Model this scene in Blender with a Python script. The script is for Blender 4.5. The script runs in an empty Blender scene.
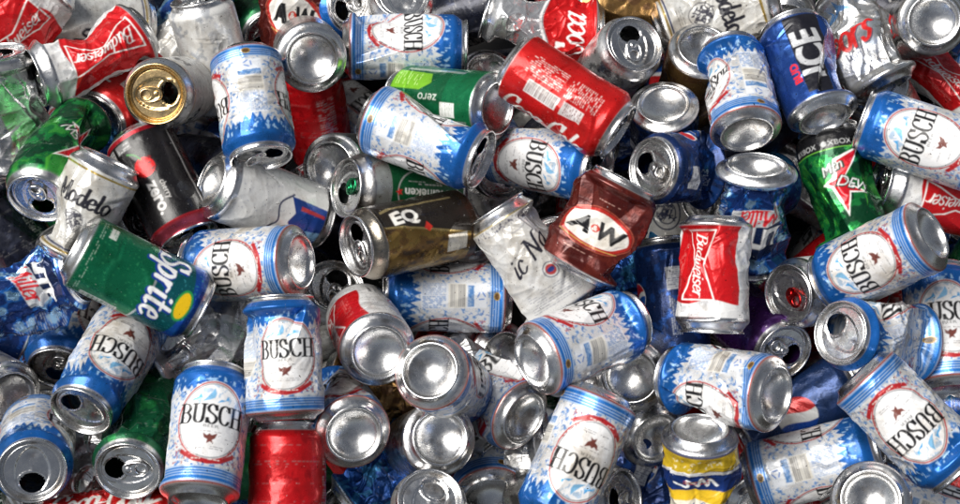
import bpy, math, random
import numpy as np
from mathutils import Vector, Matrix
from mathutils.geometry import delaunay_2d_cdt

# ---------------------------------------------------------------- camera, sky, sun, exposure
S = bpy.context.scene
COL = S.collection
MM = 0.001
TILT = math.radians(20.0)      # the camera leans back from straight above the heap
DIST = 1.30
HALF = 0.3368                  # tan of half the horizontal angle
CAM = np.array([0.0, -DIST * math.sin(TILT), DIST * math.cos(TILT)])
cR = np.array([1.0, 0, 0])
cB = CAM / np.linalg.norm(CAM)                 # from the heap back to the camera
cU = np.cross(cB, cR)
cd = bpy.data.cameras.new('camera')
cd.lens = 18.0 / HALF
cd.sensor_width = 36.0
cd.clip_start = 0.05
cd.clip_end = 100.0
co = bpy.data.objects.new('camera', cd)
COL.objects.link(co)
co.matrix_world = Matrix(((cR[0], cU[0], cB[0], CAM[0]), (cR[1], cU[1], cB[1], CAM[1]),
                          (cR[2], cU[2], cB[2], CAM[2]), (0, 0, 0, 1)))
S.camera = co

SUN_EL, SUN_AZ = math.radians(60), math.radians(-80)   # azimuth from +Y, clockwise
w = bpy.data.worlds.new('World')
S.world = w
w.use_nodes = True
nt = w.node_tree
sky = nt.nodes.new('ShaderNodeTexSky')
sky.sky_type = 'NISHITA'
sky.sun_disc = False
sky.sun_elevation = SUN_EL
sky.sun_rotation = SUN_AZ
sky.air_density = 1.0
sky.dust_density = 1.2
sky.ozone_density = 1.0
hs = nt.nodes.new('ShaderNodeHueSaturation')
hs.inputs['Saturation'].default_value = 0.42
nt.links.new(sky.outputs[0], hs.inputs['Color'])
nt.links.new(hs.outputs[0], nt.nodes['Background'].inputs[0])
nt.nodes['Background'].inputs[1].default_value = 0.05
sl = bpy.data.lights.new('sun', 'SUN')
sl.energy = 5.0
sl.angle = math.radians(42)
sl.color = (1.0, 0.965, 0.91)
so = bpy.data.objects.new('sun', sl)
COL.objects.link(so)
sd = Vector((math.sin(SUN_AZ) * math.cos(SUN_EL), math.cos(SUN_AZ) * math.cos(SUN_EL), math.sin(SUN_EL)))
so.rotation_euler = sd.to_track_quat('Z', 'Y').to_euler()
S.view_settings.view_transform = 'Standard'
S.view_settings.look = 'None'
S.view_settings.exposure = 0.0
S.view_settings.gamma = 1.0
S.cycles.max_bounces = 3
S.cycles.glossy_bounces = 2
S.cycles.diffuse_bounces = 1

# ---------------------------------------------------------------- materials
def mat(name):
    m = bpy.data.materials.new(name)
    m.use_nodes = True
    t = m.node_tree
    return m, t, t.nodes['Principled BSDF']

def noise(t, scale, detail=3.0, rough=0.55, coord='Object'):
    tc = t.nodes.new('ShaderNodeTexCoord')
    n = t.nodes.new('ShaderNodeTexNoise')
    n.inputs['Scale'].default_value = scale
    n.inputs['Detail'].default_value = detail
    n.inputs['Roughness'].default_value = rough
    oi = t.nodes.new('ShaderNodeObjectInfo')
    ad = t.nodes.new('ShaderNodeVectorMath'); ad.operation = 'MULTIPLY_ADD'
    ad.inputs[1].default_value = (1, 1, 1)
    t.links.new(tc.outputs[coord], ad.inputs[0])
    sc = t.nodes.new('ShaderNodeMath'); sc.operation = 'MULTIPLY'; sc.inputs[1].default_value = 7.0
    t.links.new(oi.outputs['Random'], sc.inputs[0])
    t.links.new(sc.outputs[0], ad.inputs[2])
    t.links.new(ad.outputs[0], n.inputs['Vector'])
    return n

def ramp(t, src, a, b, ca, cb):
    r = t.nodes.new('ShaderNodeValToRGB')
    r.color_ramp.elements[0].position = a
    r.color_ramp.elements[1].position = b
    r.color_ramp.elements[0].color = ca if len(ca) == 4 else (*ca, 1)
    r.color_ramp.elements[1].color = cb if len(cb) == 4 else (*cb, 1)
    t.links.new(src, r.inputs[0])
    return r

def metal(name, col, dirt=(0.33, 0.27, 0.21), rough=(0.20, 0.35), dirt_at=(0.53, 0.76)):
    m, t, b = mat(name)
    b.inputs['Metallic'].default_value = 1.0
    n1 = noise(t, 45, 5, 0.6)
    r1 = ramp(t, n1.outputs[0], dirt_at[0], dirt_at[1], col, dirt)
    t.links.new(r1.outputs[0], b.inputs['Base Color'])
    n2 = noise(t, 110, 4, 0.7)
    r2 = ramp(t, n2.outputs[0], 0.30, 0.78, (rough[0],) * 3, (rough[1],) * 3)
    t.links.new(r2.outputs[0], b.inputs['Roughness'])
    n3 = noise(t, 320, 3, 0.6)
    n4 = noise(t, 60, 3, 0.6)
    n3.inputs['Distortion'].default_value = 1.5
    mx = t.nodes.new('ShaderNodeMath'); mx.operation = 'MULTIPLY_ADD'; mx.inputs[1].default_value = 0.16
    t.links.new(n3.outputs[0], mx.inputs[0]); t.links.new(n4.outputs[0], mx.inputs[2])
    bp = t.nodes.new('ShaderNodeBump')
    bp.inputs['Strength'].default_value = 0.16
    bp.inputs['Distance'].default_value = 0.0022
    t.links.new(mx.outputs[0], bp.inputs['Height'])
    t.links.new(bp.outputs[0], b.inputs['Normal'])
    return m

M_AL = metal('bare_aluminium', (0.80, 0.80, 0.80))
M_GOLD = metal('gold_aluminium', (0.72, 0.52, 0.26))
M_TABRED = metal('red_tab_metal', (0.55, 0.02, 0.02))
M_TABGREEN = metal('green_tab_metal', (0.02, 0.30, 0.12))

def print_mat():
    m, t, b = mat('printed_aluminium')
    at = t.nodes.new('ShaderNodeAttribute'); at.attribute_name = 'print'
    n1 = noise(t, 38, 6, 0.62)
    oi = t.nodes.new('ShaderNodeObjectInfo')
    ma = t.nodes.new('ShaderNodeMath'); ma.operation = 'MULTIPLY_ADD'; ma.inputs[1].default_value = .16
    t.links.new(oi.outputs['Random'], ma.inputs[0]); t.links.new(n1.outputs[0], ma.inputs[2])
    r1 = ramp(t, ma.outputs[0], 0.56, 0.84, (1, 1, 1), (0.46, 0.40, 0.32))
    mu = t.nodes.new('ShaderNodeMix'); mu.data_type = 'RGBA'; mu.blend_type = 'MULTIPLY'
    mu.inputs[0].default_value = 0.8
    t.links.new(at.outputs['Color'], mu.inputs[6]); t.links.new(r1.outputs[0], mu.inputs[7])
    # tiny scuffs where the ink has rubbed off
    n2 = noise(t, 260, 4, 0.75)
    r2 = ramp(t, n2.outputs[0], 0.68, 0.72, (0, 0, 0), (1, 1, 1))
    n5 = noise(t, 420, 2, 0.5)
    r5 = ramp(t, n5.outputs[0], 0.70, 0.74, (1, 1, 1), (0.16, 0.14, 0.13))
    mu2 = t.nodes.new('ShaderNodeMix'); mu2.data_type = 'RGBA'
    mu2.inputs[7].default_value = (0.62, 0.62, 0.62, 1)
    t.links.new(r2.outputs[0], mu2.inputs[0]); t.links.new(mu.outputs[2], mu2.inputs[6])
    mu3 = t.nodes.new('ShaderNodeMix'); mu3.data_type = 'RGBA'; mu3.blend_type = 'MULTIPLY'
    mu3.inputs[0].default_value = 1.0
    t.links.new(mu2.outputs[2], mu3.inputs[6]); t.links.new(r5.outputs[0], mu3.inputs[7])
    t.links.new(mu3.outputs[2], b.inputs['Base Color'])
    t.links.new(at.outputs['Alpha'], b.inputs['Metallic'])
    n3 = noise(t, 90, 4, 0.7)
    r3 = ramp(t, n3.outputs[0], 0.35, 0.72, (0.22,) * 3, (0.42,) * 3)
    t.links.new(r3.outputs[0], b.inputs['Roughness'])
    n4 = noise(t, 70, 4, 0.62)
    bp = t.nodes.new('ShaderNodeBump')
    bp.inputs['Strength'].default_value = 0.3
    bp.inputs['Distance'].default_value = 0.002
    t.links.new(n4.outputs[0], bp.inputs['Height'])
    t.links.new(bp.outputs[0], b.inputs['Normal'])
    b.inputs['Specular IOR Level'].default_value = 0.38
    b.inputs['Coat Weight'].default_value = 0.15
    b.inputs['Coat Roughness'].default_value = 0.16
    return m
M_PRINT = print_mat()

def ground_mat():
    m, t, b = mat('dark_ground')
    n = noise(t, 30, 6, 0.6)
    r = ramp(t, n.outputs[0], 0.3, 0.75, (0.006, 0.006, 0.006), (0.02, 0.019, 0.018))
    t.links.new(r.outputs[0], b.inputs['Base Color'])
    b.inputs['Roughness'].default_value = 0.85
    return m

# ---------------------------------------------------------------- flat artwork, drawn on an unrolled can (mm)
PX = 0.3
CIRC = 2 * math.pi * 33.0
AW_, AH_ = int(CIRC / PX), int(122 / PX)
GU, GV = np.meshgrid((np.arange(AW_) + 0.5) * PX - CIRC / 2, (np.arange(AH_) + 0.5) * PX - 61)

def vnoise(x, y, seed):
    """smooth value noise, any array shape"""
    rs = np.random.RandomState(seed)
    T = rs.rand(64, 64)
    xi = np.floor(x).astype(int); yi = np.floor(y).astype(int)
    fx = x - xi; fy = y - yi
    fx = fx * fx * (3 - 2 * fx); fy = fy * fy * (3 - 2 * fy)
    a = T[xi % 64, yi % 64]; b = T[(xi + 1) % 64, yi % 64]
    c = T[xi % 64, (yi + 1) % 64]; d = T[(xi + 1) % 64, (yi + 1) % 64]
    return (a * (1 - fx) + b * fx) * (1 - fy) + (c * (1 - fx) + d * fx) * fy

def fbm(x, y, seed, n=3):
    s = 0; a = 0.5
    for k in range(n):
        s = s + a * vnoise(x * 2 ** k, y * 2 ** k, seed + k); a *= 0.5
    return s / (1 - 0.5 ** n)

class Art:
    def __init__(s, col):
        s.c = np.empty((AH_, AW_, 4), np.float32); s.c[:] = col
    def put(s, mask, col):
        s.c[mask] = col
    def box(s, u0, v0, u1, v1):
        i0 = max(0, int((u0 + CIRC / 2) / PX)); i1 = min(AW_, int((u1 + CIRC / 2) / PX) + 2)
        j0 = max(0, int((v0 + 61) / PX)); j1 = min(AH_, int((v1 + 61) / PX) + 2)
        return slice(j0, j1), slice(i0, i1)
    def rect(s, u0, v0, u1, v1, col):
        s.put((GU > u0) & (GU < u1) & (GV > v0) & (GV < v1), col)
    def band(s, v0, v1, col):
        s.put((GV > v0) & (GV < v1), col)
    def ell(s, cu, cv, ru, rv, col, inner=None, rot=0.0):
        c, n = math.cos(rot), math.sin(rot)
        x = (GU - cu) * c + (GV - cv) * n; y = -(GU - cu) * n + (GV - cv) * c
        d = (x / ru) ** 2 + (y / rv) ** 2
        m = d < 1
        if inner: m &= ((x / (ru - inner)) ** 2 + (y / (rv - inner)) ** 2) > 1
        s.put(m, col)
    def poly(s, pts, col):
        P = np.array(pts, float)
        sl = s.box(P[:, 0].min(), P[:, 1].min(), P[:, 0].max(), P[:, 1].max())
        x, y = GU[sl], GV[sl]
        ins = np.zeros(x.shape, bool)
        for (x0, y0), (x1, y1) in zip(P, np.roll(P, -1, 0)):
            if y0 == y1: continue
            ins ^= ((y0 > y) != (y1 > y)) & (x < (x1 - x0) * (y - y0) / (y1 - y0) + x0)
        s.c[sl][ins] = col
    def nib(s, pts, a, b, col, ang=0.0):
        """a broad-nib pen: an a x b ellipse dragged along the points"""
        P = np.array(pts, float)
        q = [P[0]]
        for p0, p1 in zip(P[:-1], P[1:]):
            k = max(1, int(np.linalg.norm(p1 - p0) / 0.35))
            q += [p0 + (p1 - p0) * (i + 1) / k for i in range(k)]
        ca, sa = math.cos(ang), math.sin(ang)
        r = max(a, b)
        for u, v in q:
            sl = s.box(u - r, v - r, u + r, v + r)
            x = GU[sl] - u; y = GV[sl] - v
            m = ((x * ca + y * sa) / a) ** 2 + ((-x * sa + y * ca) / b) ** 2 < 1
            s.c[sl][m] = col
    def write(s, txt, cu, cv, h, col, rot=0.0, slant=0.0, a=0.8, b=0.35, xs=1.0, gap=0.14, arc=0.0):
        """pen lettering centred on cu,cv; h = cap height; rot = reading direction"""
        x = 0; st = []
        for ch in txt:
            if ch == ' ':
                x += 0.4 * xs; continue
            wd, strokes = GLY[ch]
            for k in strokes:
                st.append([(x + px * xs, py) for px, py in k])
            x += (wd + gap) * xs
        W = x - gap * xs
        c, n = math.cos(rot), math.sin(rot)
        for k in st:
            pts = []
            for px, py in smooth(k):
                X = (px - W / 2 + slant * (py - 0.4)) * h
                Y = (py - 0.5) * h + arc * X * X
                pts.append((cu + X * c - Y * n, cv + X * n + Y * c))
            s.nib(pts, a, b, col, rot)
    def text(s, txt, cu, cv, h, col, rot=0.0, shear=0.0, bold=0.0, xs=1.0):
        T = text_tris(txt, shear, bold)
        mn = T.reshape(-1, 2).min(0); mx = T.reshape(-1, 2).max(0)
        T = (T - (mn + mx) / 2) * (h / (mx[1] - mn[1]))
        T = T * np.array([xs, 1.0])
        c, n = math.cos(rot), math.sin(rot)
        X = T[..., 0] * c - T[..., 1] * n + cu; Y = T[..., 0] * n + T[..., 1] * c + cv
        for a, b in zip(X, Y):
            sl = s.box(a.min(), b.min(), a.max(), b.max())
            x, y = GU[sl], GV[sl]
            d = [(a[(i + 1) % 3] - a[i]) * (y - b[i]) - (b[(i + 1) % 3] - b[i]) * (x - a[i]) for i in range(3)]
            m = ((d[0] >= -1e-9) & (d[1] >= -1e-9) & (d[2] >= -1e-9)) | ((d[0] <= 1e-9) & (d[1] <= 1e-9) & (d[2] <= 1e-9))
            s.c[sl][m] = col
    def scribble(s, u0, v0, u1, v1, n, col, seed, size=1.2):
        """small engraved marks filling a box"""
        r = random.Random(seed)
        for _ in range(n):
            x, y = r.uniform(u0, u1), r.uniform(v0, v1)
            pts = [(x, y)]
            for _ in range(3):
                x += r.uniform(-1, 1) * size * 1.4; y += r.uniform(-1, 1) * size * 1.4; pts.append((x, y))
            s.nib(pts, size * 0.36, size * 0.28, col)
    def lines(s, u0, v0, u1, v1, col, pitch=1.7, th=0.75, seed=0, along_u=True, fill=0.72):
        """rows of small print"""
        r = random.Random(seed)
        if along_u:
            v = v1
            while v > v0:
                u = u0
                while u < u1:
                    L = r.uniform(1.2, 4.5)
                    if r.random() < fill: s.rect(u, v - th, min(u + L, u1), v, col)
                    u += L + 0.8
                v -= pitch
        else:
            u = u0
            while u < u1:
                v = v0
                while v < v1:
                    L = r.uniform(1.2, 4.5)
                    if r.random() < fill: s.rect(u, v, u + th, min(v + L, v1), col)
                    v += L + 0.8
                u += pitch
    def bars(s, u0, v0, u1, v1, along_u, bg, fg, seed=1):
        s.rect(u0, v0, u1, v1, bg)
        r = random.Random(seed)
        a, b = (u0, u1) if along_u else (v0, v1)
        t = a + 1.2
        while t < b - 1.5:
            k = r.choice([0.45, 0.6, 0.95])
            if along_u: s.rect(t, v0 + 1, t + k, v1 - 1, fg)
            else: s.rect(u0 + 1, t, u1 - 1, t + k, fg)
            t += k + r.choice([0.5, 0.7, 1.0])
    def done(s):
        c = s.c
        for _ in range(2):
            c = (c + np.roll(c, 1, 1) + np.roll(c, -1, 1)) / 3
            c = (c + np.concatenate([c[:1], c[:-1]]) + np.concatenate([c[1:], c[-1:]])) / 3
        return c

_tt = {}
def text_tris(txt, shear, bold):
    k = (txt, shear, bold)
    if k not in _tt:
        cu = bpy.data.curves.new('t', 'FONT'); cu.body = txt; cu.shear = shear; cu.offset = bold
        cu.resolution_u = 3
        o = bpy.data.objects.new('t', cu)
        me = o.to_mesh(); me.calc_loop_triangles()
        co_ = np.empty(len(me.vertices) * 3); me.vertices.foreach_get('co', co_)
        tr = np.empty(len(me.loop_triangles) * 3, int); me.loop_triangles.foreach_get('vertices', tr)
        _tt[k] = co_.reshape(-1, 3)[tr][:, :2].reshape(-1, 3, 2).copy()
        o.to_mesh_clear(); bpy.data.objects.remove(o); bpy.data.curves.remove(cu)
    return _tt[k]

def smooth(P, n=6):
    if len(P) < 3: return P
    P = [np.array(p, float) for p in P]
    Q = [2 * P[0] - P[1]] + P + [2 * P[-1] - P[-2]]
    out = []
    for i in range(1, len(Q) - 2):
        for k in range(n):
            t = k / n
            out.append(0.5 * (2 * Q[i] + (Q[i + 1] - Q[i - 1]) * t + (2 * Q[i - 1] - 5 * Q[i] + 4 * Q[i + 1] - Q[i + 2]) * t * t
                              + (3 * Q[i] - Q[i - 1] - 3 * Q[i + 1] + Q[i + 2]) * t ** 3))
    out.append(P[-1])
    return [tuple(p) for p in out]

GLY = {
 # capitals, serifed
 'B': (.62, [[(.14, 0), (.14, 1)], [(0, 0), (.3, 0)], [(0, 1), (.3, 1)], [(.14, 1), (.42, .98), (.56, .78), (.42, .55), (.14, .53)],
             [(.14, .53), (.46, .5), (.62, .27), (.46, .02), (.14, 0)]]),
 'U': (.74, [[(0, 1), (.28, 1)], [(.52, 1), (.76, 1)], [(.14, 1), (.14, .3), (.22, .06), (.38, 0), (.55, .06), (.63, .3), (.64, 1)]]),
 'S': (.54, [[(.52, .72), (.5, .98)], [(.5, .82), (.38, .98), (.2, 1), (.04, .84), (.1, .64), (.3, .52), (.5, .38), (.54, .18), (.38, 0), (.2, 0), (.06, .14), (.02, .28)],
             [(.02, .02), (.02, .28)]]),
 'C': (.64, [[(.62, .7), (.6, .98)], [(.6, .82), (.5, .97), (.34, 1), (.14, .86), (.06, .5), (.14, .14), (.34, 0), (.5, .04), (.62, .22)]]),
 'H': (.78, [[(.14, 0), (.14, 1)], [(.64, 0), (.64, 1)], [(0, 0), (.28, 0)], [(0, 1), (.28, 1)], [(.5, 0), (.78, 0)], [(.5, 1), (.78, 1)], [(.14, .52), (.64, .52)]]),
 'A': (.76, [[(.08, 0), (.38, 1)], [(.38, 1), (.68, 0)], [(.2, .36), (.58, .36)], [(0, 0), (.18, 0)], [(.58, 0), (.78, 0)]]),
 'W': (1.0, [[(.08, 1), (.3, 0)], [(.3, 0), (.52, .8)], [(.5, .8), (.72, 0)], [(.72, 0), (.94, 1)], [(0, 1), (.2, 1)], [(.84, 1), (1.02, 1)]]),
 'M': (.86, [[(.1, 0), (.14, 1)], [(.14, 1), (.42, .2)], [(.42, .2), (.72, 1)], [(.72, 1), (.78, 0)], [(0, 0), (.22, 0)], [(.66, 0), (.9, 0)]]),
 'N': (.8, [[(.1, 0), (.12, .9), (.0, 1)], [(.12, 1), (.64, 0)], [(.64, 0), (.66, .9), (.82, 1)]]),
 'L': (.6, [[(.3, 1), (.16, .9), (.14, 0)], [(.0, .04), (.2, .1), (.4, 0), (.6, .12)]]),
 'G': (.68, [[(.6, .8), (.4, 1), (.1, .8), (.04, .4), (.2, .04), (.44, 0), (.6, .14), (.6, .42)], [(.4, .42), (.72, .42)]]),
 # small letters
 'a': (.5, [[(.4, .52), (.22, .6), (.03, .38), (.08, .06), (.24, .02), (.4, .3)], [(.42, .6), (.38, .12), (.46, 0), (.56, .1)]]),
 'b': (.46, [[(.1, 1), (.06, .1), (.24, 0), (.42, .16), (.38, .5), (.2, .58), (.08, .4)]]),
 'c': (.42, [[(.4, .46), (.26, .6), (.06, .42), (.06, .12), (.24, 0), (.44, .14)]]),
 'd': (.5, [[(.4, .5), (.22, .58), (.04, .36), (.08, .06), (.26, .02), (.4, .3)], [(.44, 1), (.4, .14), (.48, 0), (.56, .08)]]),
 'e': (.42, [[(.06, .3), (.36, .36), (.34, .56), (.2, .6), (.05, .4), (.06, .12), (.22, 0), (.42, .14)]]),
 'h': (.5, [[(.1, 1), (.06, 0)], [(.08, .36), (.24, .58), (.38, .48), (.36, .1), (.48, 0)]]),
 'i': (.22, [[(.1, .58), (.08, .12), (.14, 0), (.24, .1)], [(.12, .78), (.14, .82)]]),
 'k': (.48, [[(.1, 1), (.06, 0)], [(.38, .58), (.1, .28)], [(.16, .34), (.34, .04), (.48, 0)]]),
 'l': (.22, [[(.12, 1), (.07, .14), (.13, 0), (.24, .1)]]),
 'n': (.5, [[(.06, .58), (.06, 0)], [(.08, .36), (.22, .58), (.38, .5), (.36, .12), (.46, 0)]]),
 'm': (.76, [[(.06, .58), (.06, 0)], [(.08, .4), (.2, .58), (.34, .5), (.34, 0)], [(.36, .4), (.5, .58), (.64, .5), (.62, .1), (.72, 0)]]),
 'o': (.46, [[(.22, .6), (.05, .42), (.06, .14), (.22, 0), (.4, .14), (.42, .42), (.24, .6)]]),
 'p': (.48, [[(.1, .58), (.04, -.34)], [(.08, .38), (.24, .6), (.42, .44), (.4, .14), (.24, 0), (.08, .1)]]),
 'r': (.38, [[(.06, .58), (.06, 0)], [(.08, .38), (.2, .56), (.36, .54)]]),
 's': (.38, [[(.34, .5), (.2, .6), (.06, .48), (.14, .32), (.32, .2), (.3, .04), (.14, 0), (.02, .1)]]),
 't': (.32, [[(.14, .9), (.1, .14), (.18, 0), (.3, .08)], [(0, .6), (.3, .6)]]),
 'u': (.5, [[(.06, .58), (.06, .16), (.18, 0), (.34, .14)], [(.38, .58), (.36, .12), (.46, 0)]]),
 'w': (.66, [[(.04, .58), (.08, .08), (.2, .02), (.32, .5)], [(.32, .5), (.36, .06), (.48, .02), (.6, .56)]]),
 'y': (.46, [[(.04, .58), (.1, .16), (.22, .06), (.36, .2)], [(.4, .58), (.34, -.2), (.16, -.34)]]),
 'z': (.4, [[(.04, .56), (.36, .56), (.04, .02), (.38, .02)]]),
 'g': (.46, [[(.38, .5), (.2, .58), (.04, .36), (.1, .06), (.26, .04), (.38, .3)], [(.4, .56), (.36, -.2), (.16, -.34), (.02, -.2)]]),
 '-': (.3, [[(.04, .34), (.26, .34)]]),
 '&': (.6, [[(.56, .4), (.4, .06), (.2, 0), (.06, .18), (.2, .46), (.36, .7), (.3, .92), (.16, .84), (.2, .6), (.56, 0)]]),
}
# ---------------------------------------------------------------- can designs
def C(r, g, b, m=0.0):
    return (r, g, b, m)
WHT = C(.74, .75, .77, .30); SIL = C(.74, .74, .75, 1.0); BLK = C(.012, .012, .014)
RED = C(.62, .012, .012, .35); BLU = C(.012, .125, .46, .4); LBL = C(.10, .42, .80, .2)
NAVY = C(.008, .022, .085, .45); DRED = C(.30, .03, .025, .1)

def ragged(v0, amp, seed, per=9.0):
    """height of a torn edge round the can"""
    k = max(4, round(CIRC / per)); t = (GU / CIRC + 0.5) * k
    base = vnoise(t, t * 0 + 3.3, seed); fine = vnoise(t * 4, t * 0 + 7.7, seed + 1)
    tri = np.abs((t * 1.37) % 1 - 0.5) * 2
    return v0 - amp * (0.55 * base + 0.25 * fine + 0.35 * tri)

def d_mountain():
    a = Art(WHT)
    # loose blue engraving all over
    n = fbm(GU / 3 + 40, GV / 2.4 + 40, 5)
    a.put((n > .60) & (GV < 40), C(.36, .48, .66, .2))
    a.put((n > .68) & (GV < 40), C(.14, .28, .58, .2))
    lo = ragged(41, 17, 11)
    a.put(GV > lo - 2.2 * vnoise(GU / 1.5 + 90, GV / 1.5 + 90, 3), C(.45, .60, .80, .2))
    a.put(GV > lo, BLU)
    a.put((GV > lo + 2) & (GV < 44) & (fbm(GU / 2.2 + 60, GV / 4 + 30, 9) > .66), C(.35, .58, .86, .2))
    for s_ in (-52, 52):                       # blue side of the small print panel
        pass
    for cu in (0.0, CIRC / 2, -CIRC / 2):
        a.scribble(cu - 33, -39, cu + 33, 30, 130, C(.07, .18, .46, .1), 8 + int(abs(cu)), 1.3)
        a.ell(cu, 2, 30.2, 36.8, WHT)
        a.scribble(cu - 29, -36, cu - 16, -10, 16, C(.36, .03, .03), 9 + int(abs(cu)), 1.2)
        a.scribble(cu + 17, -36, cu + 29, -10, 16, C(.36, .03, .03), 19 + int(abs(cu)), 1.2)
        a.ell(cu, 2, 29.4, 36, C(.42, .02, .02), 1.25)
        a.ell(cu, 2, 27.3, 33.9, C(.06, .06, .07), 0.6)
        a.ell(cu, 2, 26.4, 33.0, C(.84, .84, .85, .05)); a.put((np.hypot((GU - cu) / 24, (GV - 2) / 33) < 1) & (GV > 17) & (fbm(GU / 4 + 60, GV / 5 + 9, 41) > .58), C(.50, .64, .80, .2))
        # hills inside the oval, above the word
        for x0, x1, pk, cc in ((-20, -3, 28, LBL), (-10, 9, 33, C(.25, .55, .85, .2)), (3, 20, 27, LBL)):
            a.poly([(cu + x0, 19), (cu + x0 + 3, 22), (cu + (x0 + x1) / 2 - 2, pk - 5), (cu + (x0 + x1) / 2, pk - 1), (cu + (x0 + x1) / 2 + 2, pk - 6), (cu + (x0 + x1) / 2 + 1, 23), (cu + (x0 + x1) / 2 - 3, 21)], cc)
        a.write('BUSCH', cu, 8, 17.5, BLK, a=1.5, b=.55, xs=.82, gap=.12)
        a.text('BEER', cu, -3.2, 2.8, BLK, xs=1.5)
        a.lines(cu - 9, -9.6, cu + 9, -8, C(.25, .22, .22), 1.6, .5, 3)
        # crest with a little eagle
        a.poly([(cu - 6, -9.5), (cu - 2.5, -12), (cu - .5, -10), (cu + 1.5, -11.5), (cu + 6, -9), (cu + 4.5, -14), (cu + 2, -16), (cu + 3.5, -19), (cu + .5, -17.5), (cu - 2.5, -19.5), (cu - 2, -15.5), (cu - 5, -14)], C(.17, .05, .04))
        a.lines(cu - 17, -15, cu - 8, -13, C(.2, .2, .22), 1.8, .5, 5); a.lines(cu + 8, -15, cu + 17, -13, C(.2, .2, .22), 1.8, .5, 6)
        a.lines(cu - 12, -24, cu + 12, -21.5, C(.2, .2, .22), 1.8, .5, 5)
        # ribbon across the foot of the oval
        a.poly([(cu - 23, -24), (cu - 12, -31), (cu, -33), (cu + 12, -31), (cu + 23, -24), (cu + 24, -28), (cu + 12, -35.5), (cu, -37.5), (cu - 12, -35.5), (cu - 24, -28)], C(.42, .02, .025, .1))
        a.lines(cu - 13, -35, cu + 13, -32.6, C(.8, .75, .7), 2.4, .8, 4)
    for cu, fl in ((CIRC / 4, 1), (-CIRC / 4, -1)):
        for u_, v_, r_, g_ in ((cu, 0, 22, 0),):
            a.rect(cu - 12.5, -36, cu + 12.5, 25, C(.74, .77, .82, .1))
            a.lines(cu - 12, 2, cu - .6, 24, C(.12, .25, .52), 1.5, .7, 2, along_u=False, fill=.9)
            a.lines(cu + .4, 2, cu + 12, 24, C(.12, .25, .52), 1.5, .7, 7, along_u=False, fill=.9)
            a.bars(cu - 12, -17, cu + 12, 0, False, C(.70, .68, .62), C(.16, .16, .18), 5)
            a.rect(cu - 11, -24.5, cu + 10, -18.5, C(.10, .24, .52, .1))
            a.lines(cu - 10, -24, cu + 9, -19, C(.6, .7, .8), 1.6, .5, 3)
            for k in range(3):
                an = k * 2.094 + .5
                a.nib([(cu + 3.6 * math.cos(an), -31 + 3.6 * math.sin(an)), (cu + 3.6 * math.cos(an + 1.3), -31 + 3.6 * math.sin(an + 1.3))], .6, .6, C(.05, .18, .55))
    a.band(-53, -39, C(.02, .17, .55, .35))
    for v, t in ((-39.6, .7), (-42.2, .5), (-44.6, .5), (-47.0, .5), (-51.5, .5)):
        a.band(v - t, v + t * .4, C(.60, .74, .88, .3))
    a.band(-54, -52.4, C(.45, .1, .06, .5))
    for cu in (CIRC / 4, -CIRC / 4):
        a.ell(cu, -45.5, 4.2, 3.0, C(.45, .30, .06, .4)); a.ell(cu, -45.5, 3.2, 2.1, C(.10, .05, .02))
    a.band(55.8, 62, SIL); a.band(-62, -54, SIL)
    return a.done()

def d_bowtie():
    a = Art(C(.80, .80, .80, .1))
    n = fbm(GU / 9 + 30, GV / 9 + 10, 21)
    a.put(n > .62, C(.72, .72, .73, .3))
    a.lines(48, -40, 64, 40, C(.35, .35, .36), 2.2, .7, 5, along_u=False)
    a.ell(80, 0, 12, 16, C(.55, .05, .04), 1.2)
    for cu in (0, CIRC, -CIRC):
        wv = 34 + 2.5 * np.sin(GU / 9)
        a.put((np.abs(GU - cu) < 41 + 2 * np.sin(GV / 12)) & (GV < wv - 5) & (GV > -52), C(.62, .010, .014, .25))
    W_ = C(.86, .84, .82)
    P = [(-18, 27), (18, 27), (6.5, -8), (18, -45), (-18, -45), (-6.5, -8)]
    for p, q in zip(P, P[1:] + P[:1]):
        a.nib([p, q], .75, .75, W_)
    a.write('Budweiser', -1, -8, 15, W_, rot=math.pi / 2, slant=.3, a=.95, b=.45, xs=.95, gap=.06)
    a.lines(24, -32, 31, 20, C(.75, .3, .28), 2.0, .5, 5, along_u=False, fill=.8)
    a.band(45, 62, SIL); a.band(-62, -50, SIL)
    return a.done()

def d_cola(base=RED):
    a = Art(base)
    W_ = C(.84, .83, .82)
    for cu in (-8, CIRC / 2 - 8, -CIRC / 2 - 8):
        a.write('Coca-Cola', cu, -2, 25, W_, rot=math.pi / 2, slant=.32, a=1.75, b=.7, xs=.80, gap=.03)
        a.nib(smooth([(cu + 13, -48), (cu + 17, -20), (cu + 10, 0), (cu + 15, 25), (cu + 11, 48)]), 1.2, 1.0, W_)
    a.lines(38, -38, 58, 0, C(.80, .65, .62), 2.0, .8, 6, along_u=False)
    a.lines(38, 4, 58, 38, C(.80, .65, .62), 2.0, .8, 8)
    a.bars(61, -30, 74, 4, False, C(.8, .8, .8), C(.12, .02, .02), 4)
    a.rect(61, 9, 74, 30, C(.75, .7, .7)); a.lines(62, 10, 73, 29, C(.2, .05, .05), 1.6, .7)
    a.lines(-74, -38, -52, 38, C(.80, .65, .62), 2.2, .8, 9, along_u=False)
    a.band(54, 62, SIL); a.band(-62, -53, SIL)
    return a.done()

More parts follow.
